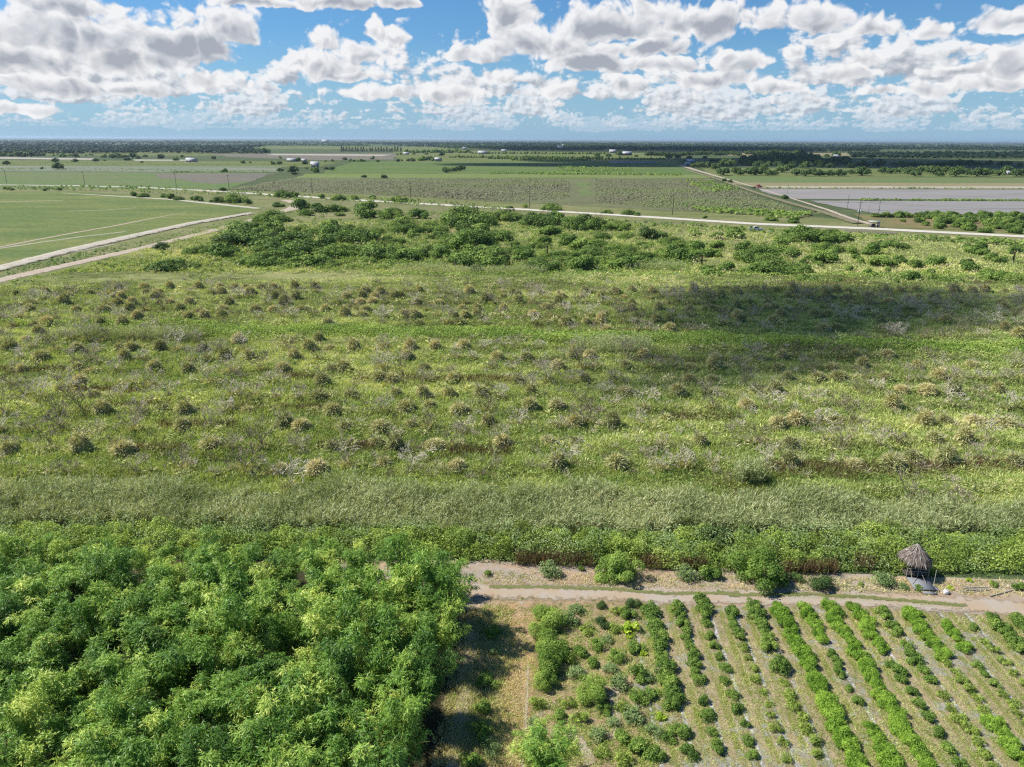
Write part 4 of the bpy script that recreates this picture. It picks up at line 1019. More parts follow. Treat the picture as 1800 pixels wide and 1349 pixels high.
# ------------------------------------------------------------------ the thicket between grove and road
BR = {'s': [shrub_proto(400 + i, M['brush'], 1.0, 0.80, 12, 2600, 0.15, 0.6, 0.2, 0.2, 0.05) for i in range(4)],
      'l': [shrub_proto(410 + i, M['brush'], 1.0, 0.50, 46, 11000, 0.066, 0.65, 0.2, 0.10, 0.02, 60, 0.85) for i in range(5)],
      'd': [shrub_proto(420 + i, M['dark'], 1.0, 0.95, 16, 4500, 0.10, 0.6, 0.2, 0.25, 0.03) for i in range(3)]}
bush = [(285, 439, 28, 'd'), (300, 474, 96, 'l'), (350, 446, 62, 'l'), (440, 430, 130, 'l'), (505, 440, 120, 'l'), (465, 465, 96, 'l'), (425, 415, 60, 's'), (475, 390, 66, 'l'), (530, 371, 44, 's'),
 (560, 373, 34, 's'), (588, 372, 50, 'l'), (645, 371, 38, 's'), (685, 383, 64, 'l'), (582, 408, 60, 'l'), (625, 424, 104, 'l'), (675, 452, 110, 'l'), (600, 452, 90, 'l'), (720, 410, 74, 'l'), (762, 408, 66, 'l'), (738, 384, 40, 's'),
 (825, 396, 120, 'l'), (880, 388, 76, 'l'), (820, 434, 128, 'l'), (850, 462, 120, 'l'), (800, 468, 66, 's'), (838, 480, 34, 'd'), (532, 470, 60, 's'), (750, 452, 86, 'l'), (950, 396, 106, 'l'), (1025, 402, 90, 'l'),
 (1085, 404, 66, 'l'), (1136, 420, 46, 'd'), (1180, 430, 56, 'l'), (1222, 448, 54, 's'), (955, 476, 76, 'l'), (990, 456, 66, 'l'), (1040, 450, 70, 'l'), (1022, 474, 60, 's'), (1130, 466, 54, 's'), (1172, 452, 64, 'l'), (1212, 458, 50, 's'),
 (1252, 452, 42, 's'), (1246, 484, 52, 's'), (1282, 478, 44, 's'), (1352, 480, 96, 'l'), (1330, 460, 96, 'l'), (1372, 448, 86, 'l'), (1402, 480, 66, 'l'), (1425, 496, 66, 'l'), (1312, 442, 44, 's'), (1385, 424, 58, 'l'), (1430, 424, 96, 'l'), (1405, 420, 60, 's'), (1455, 420, 50, 's'),
 (1452, 442, 66, 'l'), (1446, 462, 54, 's'), (1566, 436, 64, 'l'), (1543, 468, 48, 's'), (1600, 494, 50, 's'), (1672, 500, 66, 'l'), (1752, 496, 88, 'l'), (1790, 444, 46, 'l'), (1645, 466, 42, 's'), (1495, 476, 26, 's'), (1225, 414, 32, 's'), (1290, 418, 44, 's'),
 (1610, 470, 36, 's'), (1700, 476, 40, 's'), (1530, 446, 40, 's'), (1490, 446, 34, 's'), (1720, 446, 40, 's'), (1260, 420, 30, 's'), (1480, 424, 40, 's'), (1795, 496, 60, 'l')]
thick = [(395, 392), (500, 372), (900, 376), (1110, 400), (1230, 440), (1200, 470), (1060, 478), (900, 480), (690, 462), (470, 474), (370, 446)]
qq = px_points(105, thick, np.random.default_rng(77))
bush += [(x, y, RNG.uniform(26, 64) * (0.75 + (y - 370) / 300), 'l' if RNG.random() < 0.55 else 's') for x, y in qq]
qq = px_points(34, [(1220, 425), (1500, 425), (1800, 440), (1800, 505), (1300, 500), (1220, 490)], np.random.default_rng(78))
bush += [(x, y, RNG.uniform(14, 34), 's') for x, y in qq]
for x, y, w, k in bush:
    X, Y, s = spot(x, y); r = w * s / 2
    hz = r * RNG.uniform(0.75, 1.1) * (0.95 if w < 50 else 0.8)
    plant('thicket_bush', BR[k][int(RNG.integers(0, len(BR[k])))], (X, Y, 0), (r, r * RNG.uniform(0.8, 1.0), hz), RNG.uniform(0, 6.28), None, 'bush', 'bushes of the thicket', ('thicket', 0))
# low scrub and vines that tie the thicket together
def scrub_mass(name, poly, n, seed, mat, size, tint, patch=14.0, cut=0.42, quads=26):
    rng = np.random.default_rng(seed); q = px_points(n, poly, rng); X, Y = at_many(q[:, 0], q[:, 1])
    k = fnoise(X, Y, patch, 6) > cut; X, Y = X[k], Y[k]; n = len(X)
    r = rng.uniform(*size, n); u = sphere_dirs(n * quads, rng, -0.1); R_ = np.repeat(r, quads)
    P = np.repeat(np.column_stack([X, Y, r * 0.35]), quads, 0) + u * R_[:, None] * np.array([1.1, 1.1, 0.75]) * rng.uniform(0.6, 1.1, (n * quads, 1))
    N = u + np.array([0, 0, 0.6]) + rng.normal(0, 0.5, u.shape); D = norm(np.cross(N, rng.normal(0, 1, u.shape)))
    t = np.clip(np.repeat(tint + rng.normal(0, 0.15, n), quads) + rng.normal(0, 0.1, n * quads), 0, 1)
    G = Geo(); G.leaves(P, D, N, 0.48, 0.30, t)
    return tag(link(name, G.build(name, mat)), kind='stuff')
scrub_mass('scrub', [(380, 398), (500, 372), (900, 376), (1110, 400), (1240, 440), (1210, 476), (1060, 484), (690, 474), (470, 478), (350, 452)], 3000, 61, M['brush'], (0.6, 1.4), 0.45)
scrub_mass('scrub', [(220, 470), (420, 400), (1000, 385), (1840, 440), (1840, 500), (200, 500)], 2400, 62, M['vine'], (0.4, 1.1), 0.5, 20.0, 0.5)
scrub_mass('scrub', [(-40, 510), (230, 455), (420, 420), (500, 490)], 700, 63, M['vine'], (0.4, 1.0), 0.45, 12.0, 0.4)
# cabbage palms in the thicket
def palm_proto(seed):
    rng = np.random.default_rng(seed); G = Geo(); T = Geo()
    n = 26
    for i in range(n):
        u = sphere_dirs(1, rng, -0.35)[0]
        P = np.array([0, 0, 2.6]) + u * 0.9; a = rng.uniform(0, 1)
        m = 12; sp = np.linspace(-1.2, 1.2, m)
        side = np.cross(u, [0, 0, 1]); side /= np.linalg.norm(side) + 1e-6; up = np.cross(side, u)
        D = u[None] * np.cos(sp)[:, None] + side[None] * np.sin(sp)[:, None]; D[:, 2] -= 0.25
        G.leaves(np.repeat(P[None], m, 0), D, np.repeat(up[None], m, 0) + rng.normal(0, 0.2, (m, 3)), 0.8, 0.12, np.clip(rng.normal(0.45, 0.2, m), 0, 1))
    T.sticks([[0, 0, 0], [0, 0, 1.3]], [[0.05, 0, 1.3], [0, 0, 2.6]], 0.2, 0.18, k=6)
    T.sticks(np.repeat([[0, 0, 2.5]], n, 0), np.repeat([[0, 0, 2.6]], n, 0) + sphere_dirs(n, rng, -0.3) * 0.9, 0.03, 0.02)
    return G.build('fronds', M['dark']), T.build('trunk', M['bark'])
PALM = palm_proto(5)
for x, y, s, lb in ((897, 385, 1.5, 'dark cabbage palm head just below the shell road, top of the thicket'), (1233, 468, 1.1, 'small fan palm among bushes at the right end of the dense thicket'), (1780, 462, 1.2, 'pale fan palm alone in grass near the right edge of the photo'), (962, 448, 1.0, 'dark fan palm half hidden inside the dense thicket')):
    X, Y, m = spot(x, y); plant('fan_palm', PALM, (X, Y, 0), s, 0.3, lb, 'palm')

# bushes along the road, the pasture edge and the ditches
for x, y, w in ((490, 364, 26), (415, 356, 48), (385, 356, 34), (436, 359, 20), (300, 350, 20), (314, 352, 24), (290, 347, 16), (102, 335, 13), (252, 347, 26), (232, 345, 18), (500, 347, 40), (518, 347, 20), (595, 352, 32), (622, 352, 18), (655, 350, 14), (702, 356, 38), (390, 336, 15), (20, 335, 10), (12, 334, 12), (80, 336, 12),
                (1067, 376, 24), (1105, 378, 30), (1355, 388, 28), (1395, 392, 22), (925, 365, 14), (970, 370, 42), (1120, 380, 14), (1240, 384, 12), (565, 349, 16), (340, 352, 14), (350, 354, 20), (1375, 349, 14), (1383, 349, 10)):
    X, Y, s = spot(x, y); r = w * s / 2
    plant('roadside_bush', BR['s' if w < 24 else 'l'][int(RNG.integers(0, 4))], (X, Y, 0), (r, r, r * 0.9), RNG.uniform(0, 6.28), None, 'bush', 'bushes along the shell road', ('roadside', 0))

# ------------------------------------------------------------------ the far country: trees, woods, scrub
FT = [shrub_proto(500 + i, M['dark'], 1.0, 0.72, 16, 1500, 0.17, 0.8, 0.1, 0.28, 0.05) for i in range(4)]
FB = [shrub_proto(510 + i, M['brush'], 1.0, 0.70, 9, 380, 0.32, 0.8, 0.1, 0.25, 0.05) for i in range(3)]
def conifer_proto(seed):
    rng = np.random.default_rng(seed); G = Geo(); n = 420
    z = rng.uniform(0.08, 1, n); a = rng.uniform(0, 6.28, n); r = 0.30 * (1.05 - z) ** 0.6 * rng.uniform(0.6, 1.1, n)
    D = np.stack([np.cos(a), np.sin(a), rng.uniform(-0.3, 0.3, n)], 1)
    G.leaves(np.stack([r * np.cos(a), r * np.sin(a), z], 1) - D * 0.05, D, np.array([0, 0, 1.0]) + rng.normal(0, 0.5, (n, 3)), 0.14, 0.09, np.clip(rng.normal(0.5, 0.2, n), 0, 1))
    T = Geo(); T.sticks([[0, 0, 0]], [[0, 0, 0.95]], 0.03, 0.008, k=5)
    return G.build('crown', M['woods']), T.build('trunk', M['bark'])
CON = [conifer_proto(520 + i) for i in range(3)]
def far(protos, x, y, w, key, group, label=None, name='round_tree', cat='tree', hs=1.0):
    X, Y, s = spot(x, y); r = w * s / 2 * 1.3
    return plant(name, protos[int(RNG.integers(0, len(protos)))], (X, Y, 0), (r, r, r * hs * RNG.uniform(0.9, 1.12)), RNG.uniform(0, 6.28), label, cat, group, key)
def z6(x0, y0, lst): return [(x0 + a / 6, y0 + b / 6, c / 6) for a, b, c in lst]
front = z6(1200, 235, [(345, 380, 100), (430, 440, 150), (560, 425, 100), (612, 440, 80), (680, 420, 80), (765, 440, 140), (860, 410, 90), (900, 445, 90), (965, 440, 80), (1045, 412, 125), (1205, 445, 105), (1300, 450, 110), (1365, 430, 100), (1440, 450, 110), (1545, 448, 100), (1650, 450, 115), (1775, 428, 80)])
front += z6(1500, 235, [(90, 445, 150), (310, 418, 100), (400, 424, 100), (490, 418, 90), (580, 428, 120), (650, 450, 110), (720, 408, 110), (850, 430, 140), (900, 452, 90), (975, 412, 110), (1080, 452, 160), (1200, 436, 100), (1310, 452, 150), (1430, 440, 110), (1540, 446, 110), (1610, 412, 110), (1720, 452, 130), (1800, 440, 110)])
for x, y, w in front: far(FT, x, y, w, ('frontrow', 0), 'round trees along the green field')
second = z6(1200, 235, [(70, 270, 60), (235, 268, 50), (180, 365, 90), (260, 362, 90), (120, 358, 80), (470, 352, 150), (300, 300, 60), (360, 300, 50), (20, 320, 60)]) + z6(1500, 235, [(90, 352, 110), (150, 350, 60), (260, 355, 120), (425, 342, 70), (510, 348, 90), (575, 345, 80), (640, 345, 70), (715, 350, 80), (808, 350, 90), (885, 346, 80), (960, 346, 80), (1035, 345, 90), (1130, 338, 100), (1220, 340, 90), (1300, 342, 80), (1370, 340, 60), (1430, 334, 80), (1560, 336, 70), (1625, 336, 90), (1750, 350, 60)])
for x, y, w in second: far(FT, x, y, w, ('secondrow', 0), 'dark round trees of the second row')
for x, y in px_points(70, [(1308, 277), (1340, 273), (1400, 272), (1440, 276), (1445, 292), (1400, 296), (1330, 293), (1300, 288)], np.random.default_rng(80)):
    far(FT, x, y + 3, RNG.uniform(11, 19), ('grove', 0), 'dark trees massed behind the front row')
for x, y in px_points(26, [(1440, 282), (1490, 280), (1500, 296), (1455, 298)], np.random.default_rng(81)):
    far(FT, x, y + 2, RNG.uniform(9, 16), ('grove', 0), 'dark trees massed behind the front row')
third = [(1200 + 6.5 * i, 273.5, RNG.uniform(8, 13)) for i in range(8)] + [(1258, 274, 12), (1266, 274, 12), (1276, 274, 13), (1290, 274, 14), (1299, 274.5, 10)] + [(1316 + 7 * i, 272.5, RNG.uniform(9, 14)) for i in range(13)] + [(1404, 272, 9)]
third += [(1138 + 6.2 * i, 274.8, RNG.uniform(8, 12)) for i in range(11)] + [(1176, 279, 11), (1192, 279.5, 11), (1453, 277, 9), (1469, 275.5, 14)]
for x, y, w in third: far(FT, x, y, w, ('thirdrow', 0), 'dark trees of the far rows on the right')
left = z6(0, 235, [(35, 240, 55), (110, 242, 50), (195, 246, 80), (260, 246, 60), (330, 246, 80), (405, 240, 45), (460, 236, 50), (570, 236, 28), (608, 226, 22), (652, 246, 58), (692, 246, 34), (735, 240, 36), (800, 252, 60), (912, 236, 24), (945, 228, 22), (975, 232, 22), (1095, 254, 62), (1185, 262, 60), (1250, 262, 70), (1310, 264, 60), (1400, 262, 80), (1460, 266, 50), (1530, 250, 42), (1700, 270, 66), (1340, 290, 60), (1500, 310, 34),
              (585, 306, 60), (795, 302, 54), (1010, 296, 52), (1100, 290, 28), (612, 378, 92), (445, 376, 36), (75, 330, 60)])
left += z6(300, 235, [(50, 286, 58), (125, 252, 36), (455, 272, 44), (760, 316, 48), (835, 312, 32), (1080, 330, 52), (1150, 328, 52), (1160, 264, 36), (1340, 296, 60), (1430, 376, 34), (1295, 418, 104), (1152, 404, 62), (1525, 412, 84), (1700, 388, 60), (1640, 382, 44), (565, 410, 62), (1010, 206, 80), (955, 204, 66), (910, 212, 60), (1635, 298, 32), (1710, 298, 36), (1420, 326, 50), (1310, 440, 50)])
left += z6(600, 235, [(38, 282, 44), (95, 296, 42), (135, 298, 40), (175, 296, 34), (215, 298, 46), (245, 298, 30), (330, 272, 44), (380, 300, 40), (600, 300, 44), (635, 292, 34), (708, 296, 44), (752, 296, 56), (830, 290, 60), (880, 286, 70), (930, 286, 66), (975, 290, 50), (1040, 290, 40), (1060, 240, 60), (1110, 412, 86), (1180, 402, 70), (1220, 396, 70), (1270, 386, 70), (630, 224, 36), (590, 224, 24), (768, 222, 34), (898, 222, 36), (240, 470, 50), (450, 476, 60)])
for x, y, w in left: far(FT if w > 6.5 and RNG.random() < 0.7 else FB, x, y, w, ('lefttrees', 0), 'trees and bushes scattered over the left fields')
lone = z6(900, 235, [(900, 248, 62), (1015, 248, 62), (1130, 238, 66), (1310, 248, 40)])
for (x, y, w), lb in zip(lone, ('round dark tree alone in the green fields, left one of a pair', 'round dark tree right of its lone twin, below the pale barn', 'dark tree between the pale barn and the grey shed', 'small dark tree at the right end of the grey shed')):
    far(FT, x, y, w, None, None, lb)
for i in range(22): far(CON, 600 + 5.0 * i + RNG.uniform(-1, 1), 267.3 + 0.012 * i, 9.5 * RNG.uniform(0.85, 1.2), ('conifer', 0), 'conifers in the long far row', name='conifer', hs=1.15)
for i in range(26): far(FB, 712 + 4.6 * i + RNG.uniform(-1, 1), 268 + RNG.uniform(0, 1.5), RNG.uniform(5, 9), ('farhedge', 0), 'green trees right of the far conifer row')
for r_, (y, x0, x1, st, w) in enumerate(((270.5, 830, 1066, 6.0, 4.6), (277.5, 790, 1062, 5.4, 5.0), (280, 860, 1170, 5.6, 5.0), (282.5, 900, 1040, 4.6, 4.2))):
    x = x0
    while x < x1:
        far(FB, x, y + 0.004 * (x - x0), w * RNG.uniform(0.75, 1.25), ('nursery', r_), 'young trees in the nursery rows', name='young_tree', hs=1.2); x += st * RNG.uniform(0.85, 1.15)
# young citrus on orange soil beside the shell road (right)
for x, y in px_points(62, [(1555, 384), (1800, 384), (1830, 412), (1690, 410), (1600, 396)], np.random.default_rng(83)):
    far(BR['s'], x, y, RNG.uniform(10, 20), ('citrus', 0), 'young citrus bushes on orange soil', name='citrus_bush', cat='bush', hs=1.1)
for i in range(26): far(BR['s'], 1535 + i * 11 + RNG.uniform(-3, 3), 382.5 + i * 0.05, RNG.uniform(10, 18), ('citrus', 0), 'young citrus bushes on orange soil', name='citrus_bush', cat='bush', hs=1.0)
for x, y, w, lb in ((1273, 320, 8, 'left of two small trees beside the farm track, beyond the tractor'), (1283, 321.5, 7, 'right of two small trees beside the farm track, beyond the tractor'), (1379, 350, 9, 'lone dark bush on the near bank of the plastic covered field')):
    far(FT, x, y, w, None, None, lb, hs=1.3)

def far_mass(name, polys, mat, seed, size=(4, 8), quads=12, aspect=1.0, tint=(0.2, 0.7), patch=160.0, hs=1.0):
    """distant growth that reads as one mass: clumps of foliage on the ground plan"""
    rng = np.random.default_rng(seed); G = Geo()
    for poly, n in polys:
        q = px_points(n, poly, rng); X, Y = at_many(q[:, 0], q[:, 1])
        r = rng.uniform(size[0], size[1], n) * (0.7 + 0.6 * vnoise(X, Y, patch, 3))
        t = tint[0] + (tint[1] - tint[0]) * fnoise(X, Y, patch, 6) + rng.normal(0, 0.06, n)
        u = sphere_dirs(n * quads, rng, -0.1); R_ = np.repeat(r, quads)
        P = np.repeat(np.column_stack([X, Y, r * 0.55 * hs]), quads, 0) + u * R_[:, None] * np.array([0.8, 0.8, 0.75 * hs])
        N = u + np.array([0, 0, 1.2]) + rng.normal(0, 0.2, u.shape); D = np.cross(N, rng.normal(0, 1, u.shape)); D = norm(D)
        G.leaves(P - D * (R_ * 0.5)[:, None], D, N, R_ * 1.05, R_ * 0.85, np.clip(np.repeat(t, quads) + rng.normal(0, 0.06, len(u)), 0, 1))
    return tag(link(name, G.build(name, mat)), kind='stuff')
far_mass('woods', [([(-150, 247.5), (900, 249.5), (1950, 251.5), (1950, 256), (900, 255), (-150, 253)], 5200),
                   ([(-150, 255), (470, 257), (440, 263), (-150, 262)], 1400), ([(-150, 258), (300, 259), (470, 268), (460, 271), (250, 270), (0, 272), (-150, 272)], 2600),
                   ([(620, 251), (1120, 252), (1120, 265), (900, 266), (840, 262), (700, 258)], 2200), ([(1100, 254), (1950, 258), (1950, 266.5), (1480, 264), (1100, 266)], 3000),
                   ([(1490, 272), (1950, 273), (1950, 280), (1500, 279)], 900), ([(1200, 258), (1560, 260), (1540, 268), (1210, 268)], 900)], M['woods'], 90, (4.5, 8.0), 16, tint=(0.0, 0.55), patch=420.0)
far_mass('woods', [([(760, 259), (1040, 260), (1040, 263), (800, 263)], 420), ([(985, 255), (1240, 257), (1240, 262), (985, 261)], 600), ([(470, 254.5), (640, 256), (650, 258), (470, 257)], 260)], M['dark'], 91, (5, 9), 12, tint=(0.0, 0.4), patch=300.0)
# the derelict grove beyond the road: grey twiggy scrub with green among it
far_mass('scrub', [([(400, 334), (520, 315), (1000, 315), (1000, 350), (900, 355), (640, 342)], 4200), ([(1045, 315), (1240, 316), (1330, 345), (1430, 380), (1200, 370), (1045, 356)], 4200)], M['scrubleaf'], 92, (0.4, 0.85), 11, tint=(0.05, 1.0), patch=40.0)
far_mass('scrub', [([(980, 292), (1110, 296), (1110, 304), (985, 303)], 260), ([(860, 304), (1200, 307), (1200, 309.5), (860, 307)], 420), ([(1190, 318), (1240, 318), (1300, 334), (1250, 340)], 120), ([(1200, 364), (1440, 378), (1400, 386), (1240, 374)], 240)], M['brush'], 93, (0.9, 1.9), 9, tint=(0.2, 0.9), patch=40.0)
far_mass('scrub', [([(1510, 352), (1830, 353), (1830, 354.6), (1510, 353.8)], 260), ([(1340, 330.8), (1830, 332.6), (1830, 333.8), (1340, 332)], 160), ([(300, 302.5), (480, 303.4), (480, 304.8), (300, 304)], 120), ([(0, 327.5), (250, 328), (640, 348), (900, 364), (900, 371), (640, 356), (250, 339), (0, 334)], 700), ([(1000, 383), (1320, 402), (1800, 426), (1800, 434), (1300, 410), (1000, 390)], 420), ([(0, 297), (230, 298), (470, 301), (470, 303), (0, 299.5)], 150), ([(0, 285), (560, 287), (560, 293), (0, 291)], 260)], M['brush'], 94, (0.5, 1.2), 9, tint=(0.2, 1.0), patch=30.0)

far_mass('scrub', [([(-40, 486), (180, 438), (420, 386), (440, 390), (240, 436), (-40, 498)], 420)], M['brush'], 95, (0.2, 0.55), 9, tint=(0.3, 1.0), patch=20.0)
# ------------------------------------------------------------------ built things
M['white'] = flat_mat('white_paint', (0.62, 0.62, 0.60), 0.35, 0.4, 0.04)
M['farwall'] = flat_mat('weathered_white_wall', (0.42, 0.42, 0.40), 0.7, 0.2, 0.08)
M['greymetal'] = flat_mat('grey_metal', (0.36, 0.38, 0.42), 0.45, 0.4, 0.08)
M['darkmetal'] = flat_mat('dark_metal', (0.05, 0.05, 0.055), 0.5, 0.4, 0.1)
M['glass'] = flat_mat('dark_glass', (0.03, 0.035, 0.045), 0.08, 0.5, 0.02)
M['rubber'] = flat_mat('rubber', (0.025, 0.025, 0.025), 0.85, 0.2, 0.1)
M['red'] = flat_mat('red_paint', (0.30, 0.10, 0.08), 0.5, 0.4, 0.1)
M['lamp'] = flat_mat('lamp_glass', (0.55, 0.5, 0.42), 0.15, 0.5, 0.02)
M['polewood'] = flat_mat('pole_wood', S(112, 104, 96), 0.9, 0.1, 0.2, 3.0)
M['palewood'] = flat_mat('pale_wood', S(206, 196, 180), 0.85, 0.15, 0.2, 4.0)
M['greydeck'] = flat_mat('grey_deck', S(166, 168, 172), 0.8, 0.15, 0.15, 3.0)
M['thatch'] = leaf_mat('thatch', [(0.0, S(96, 84, 76, 1.3)), (0.5, S(142, 128, 118, 1.3)), (1.0, S(210, 200, 190, 1.3))], 0.0, 0.0, 0.9, 0.05)
M['concrete'] = flat_mat('concrete', S(206, 202, 194), 0.85, 0.15, 0.12, 1.0)
M['roofmetal'] = flat_mat('roof_metal', (0.40, 0.41, 0.42), 0.6, 0.3, 0.08)
M['wire'] = flat_mat('wire', S(150, 152, 150), 0.6, 0.3, 0.05)
M['sack'] = flat_mat('white_sack', (0.55, 0.55, 0.54), 0.8, 0.1, 0.12, 6.0)

def part(name, G, mats, parent): return link(name, G.build(name, mats), parent)

# thatched hut on poles with its grey deck
X, Y, s = spot(1606, 1014)
hut = tag(link('thatched_hut', None, loc=(X, Y, 0), rotz=R(-6), scale=0.86), 'thatched conical hut on poles with grey deck at the edge of the vine belt', 'hut')
rng = np.random.default_rng(8)
G = Geo(); n = 1500
a = rng.uniform(0, 6.28, n); f = np.sqrt(rng.uniform(0.0, 1, n))
rr = 1.28 * f; zz = 3.35 - 1.25 * f ** 1.15
D = np.stack([np.cos(a) * 0.75, np.sin(a) * 0.75, -0.55 - 0.5 * f], 1) + rng.normal(0, 0.10, (n, 3))
G.leaves(np.stack([rr * np.cos(a), 0.4 + rr * np.sin(a), zz], 1), D, np.stack([np.cos(a), np.sin(a), np.full(n, 1.0)], 1) + rng.normal(0, 0.35, (n, 3)), rng.uniform(0.35, 0.75, n), rng.uniform(0.05, 0.12, n), np.clip(rng.normal(0.42, 0.22, n), 0, 1))
k = 22; aa = np.linspace(0, 6.28, k, endpoint=False) + rng.normal(0, .1, k)
G.sticks(np.stack([0.05 * np.cos(aa), 0.4 + 0.05 * np.sin(aa), np.full(k, 3.45)], 1), np.stack([1.3 * np.cos(aa), 0.4 + 1.3 * np.sin(aa), rng.uniform(2.0, 2.3, k)], 1), 0.028, 0.015, rng.uniform(0.6, 1.0, k))
k = 24; aa = np.linspace(0, 2 * math.pi, k, endpoint=False)
V = np.concatenate([np.stack([1.22 * np.cos(aa), 0.4 + 1.22 * np.sin(aa), np.full(k, 2.12)], 1), [[0, 0.4, 3.34]]])
G.add(V, [[i, (i + 1) % k, k] for i in range(k)], 0.15)
part('roof', G, M['thatch'], hut)
for px_, py_ in ((-0.85, -0.4), (0.85, -0.4), (-0.85, 1.15), (0.85, 1.15)):
    G = Geo(); G.sticks([[px_, py_, 0]], [[px_ * 0.95, py_, 2.35]], 0.06, 0.05, k=6); part('post', G, M['polewood'], hut)
G = Geo()
for i in range(9): G.box((-0.98 + i * 0.245, 0.38, 0.50), (0.235, 1.9, 0.05))
part('floor', G, M['polewood'], hut)
G = Geo()
G.box((0.0, -1.62, 0.30), (2.0, 2.0, 0.05)); G.box((1.15, -2.1, 0.2), (0.35, 0.7, 0.04)); G.box((0.3, -2.8, 0.12), (1.3, 0.45, 0.04))
for i in (-1, 1): G.sticks([[i * 0.9, -2.5, 0]], [[i * 0.9, -2.5, 0.29]], 0.05, 0.05, k=5)
part('deck', G, M['greydeck'], hut)
G = Geo()
pts = [(-1.0, -0.62), (0.05, -0.56), (1.02, -0.62), (1.02, 0.2), (1.02, 1.2)]
for i in range(4):
    for z in (0.95, 1.25):
        G.sticks([[*pts[i], z]], [[*pts[i + 1], z + rng.normal(0, 0.03)]], 0.028, 0.028, k=5)
for p_ in pts: G.sticks([[*p_, 0.30]], [[*p_, 1.32]], 0.03, 0.03, k=5)
G.sticks([[-0.9, -1.9, 0.33], [0.4, -1.7, 0.33], [0.95, -2.0, 0.33]], [[-0.75, -0.66, 1.25], [0.15, -0.6, 1.25], [1.5, -0.9, 1.45]], 0.025, 0.022, k=5)
part('railing', G, M['palewood'], hut)
# pile of poles, the long pole, the sack
def pole_at(x0, y0, x1, y1, r, label, z=0.0):
    A = spot(x0, y0); B = spot(x1, y1); c = ((A[0] + B[0]) / 2, (A[1] + B[1]) / 2)
    G = Geo(); G.sticks([[A[0] - c[0], A[1] - c[1], r]], [[B[0] - c[0], B[1] - c[1], r * 0.9]], r, r * 0.8, k=7)
    return tag(link('wooden_pole', G.build('wooden_pole', M['palewood']), loc=(c[0], c[1], 0.04 + z)), label, 'pole')
pole_at(1740, 1050, 1792, 1036, 0.06, 'long white pole lying alone at the right end of the track')
pole_at(1698, 1033, 1738, 1034, 0.05, 'pale pole at the back of the little pile right of the hut')
pole_at(1692, 1036, 1740, 1037.5, 0.055, 'pale pole lying second from the back in the little pile')
pole_at(1697, 1039, 1739, 1039, 0.05, 'pale pole lying in the middle of the little pile')
pole_at(1685, 1042, 1728, 1041.5, 0.045, 'pale pole sticking out to the left at the front of the pile')
pole_at(1697, 1035, 1739, 1036.5, 0.05, 'pale pole lying on top of the little pile', 0.10)
X, Y, s = spot(1662, 1044)
rng = np.random.default_rng(4); G = Geo()
bm_dirs = sphere_dirs(1, rng)
import bmesh
bm = bmesh.new(); bmesh.ops.create_icosphere(bm, subdivisions=3, radius=0.24)
for v in bm.verts:
    v.co *= 0.5 + 1.0 * float(fnoise(np.array([v.co.x * 13]), np.array([v.co.y * 13 + v.co.z * 9]), 1.0, 2)[0]); v.co.z = max(v.co.z, -0.18) * 0.85
for f_ in bm.faces: f_.smooth = True
me = bpy.data.meshes.new('sack'); bm.to_mesh(me); bm.free(); me.materials.append(M['sack'])
tag(link('sack', me, loc=(X, Y, 0.17)), 'crumpled white sack on bare earth between the hut and the pole pile', 'sack')

# utility poles and their wires
poles = [(12, 322, 301), (149, 325, 303), (310, 329, 304), (403, 334, 311), (549, 342, 317), (722, 352, 327), (931, 365, 336), (1182, 378, 342), (1507, 397, 356), (2020, 421, 376)]
tops = []
names = ['leftmost wooden utility pole beside the shell road, near the photo edge', 'second wooden utility pole from the left along the shell road', 'third wooden utility pole from the left along the shell road', 'fourth wooden utility pole from the left, beside pale bare ground',
         'utility pole in front of the grey derelict grove, fifth from the left', 'sixth utility pole from the left, above the dense thicket', 'utility pole left of the bright green gap strip in the derelict grove', 'utility pole above the white pickup, second from right along the road', 'utility pole with white transformers beside the farm track junction', None]
for (x, yb, yt), lb in zip(poles, names):
    X, Y, s = spot(x, yb); h = 10.5
    p = link('utility_pole', None, loc=(X, Y, 0), rotz=R(-14))
    tag(p, lb or 'utility pole beyond the right edge of the photo', 'utility pole')
    G = Geo(); G.sticks([[0, 0, 0]], [[0, 0, h]], 0.17, 0.11, k=8); part('shaft', G, M['polewood'], p)
    G = Geo(); G.box((0, 0.13, h - 0.9), (2.2, 0.1, 0.12)); part('crossarm', G, M['polewood'], p)
    for k in (-0.95, 0.0, 0.95):
        G = Geo(); G.sticks([[k, 0.13, h - 0.84 if k else h]], [[k, 0.13 if k else 0, h - 0.62 if k else h + 0.2]], 0.05, 0.035, k=6); part('insulator', G, M['greymetal'], p)
    if lb and 'transformers' in lb:
        for k in (-0.45, 0.45):
            G = Geo(); G.sticks([[k, -0.2, h - 4.6]], [[k, -0.2, h - 3.6]], 0.28, 0.28, k=10); part('transformer', G, M['white'], p)
    tops.append((X, Y, h))
def wire(z, off, label, r=0.022):
    A, B = [], []
    for (x0, y0, h), (x1, y1, _) in zip(tops[:-1], tops[1:]):
        t = np.linspace(0, 1, 13); sag = 1.6 * 4 * t * (1 - t)
        P = np.column_stack([x0 + (x1 - x0) * t + off, y0 + (y1 - y0) * t, h + z - sag]); A.append(P[:-1]); B.append(P[1:])
    G = Geo(); G.sticks(np.concatenate(A), np.concatenate(B), r, r, k=4)
    tag(link('power_line', G.build('power_line', M['wire'])), label, 'power line')
wire(0.2, 0.0, 'top wire strung along the poles of the shell road')
wire(-0.6, 0.95, 'wire on the far end of the crossarms along the shell road')
wire(-3.2, 0.0, 'lowest wire sagging between the poles of the shell road', 0.03)
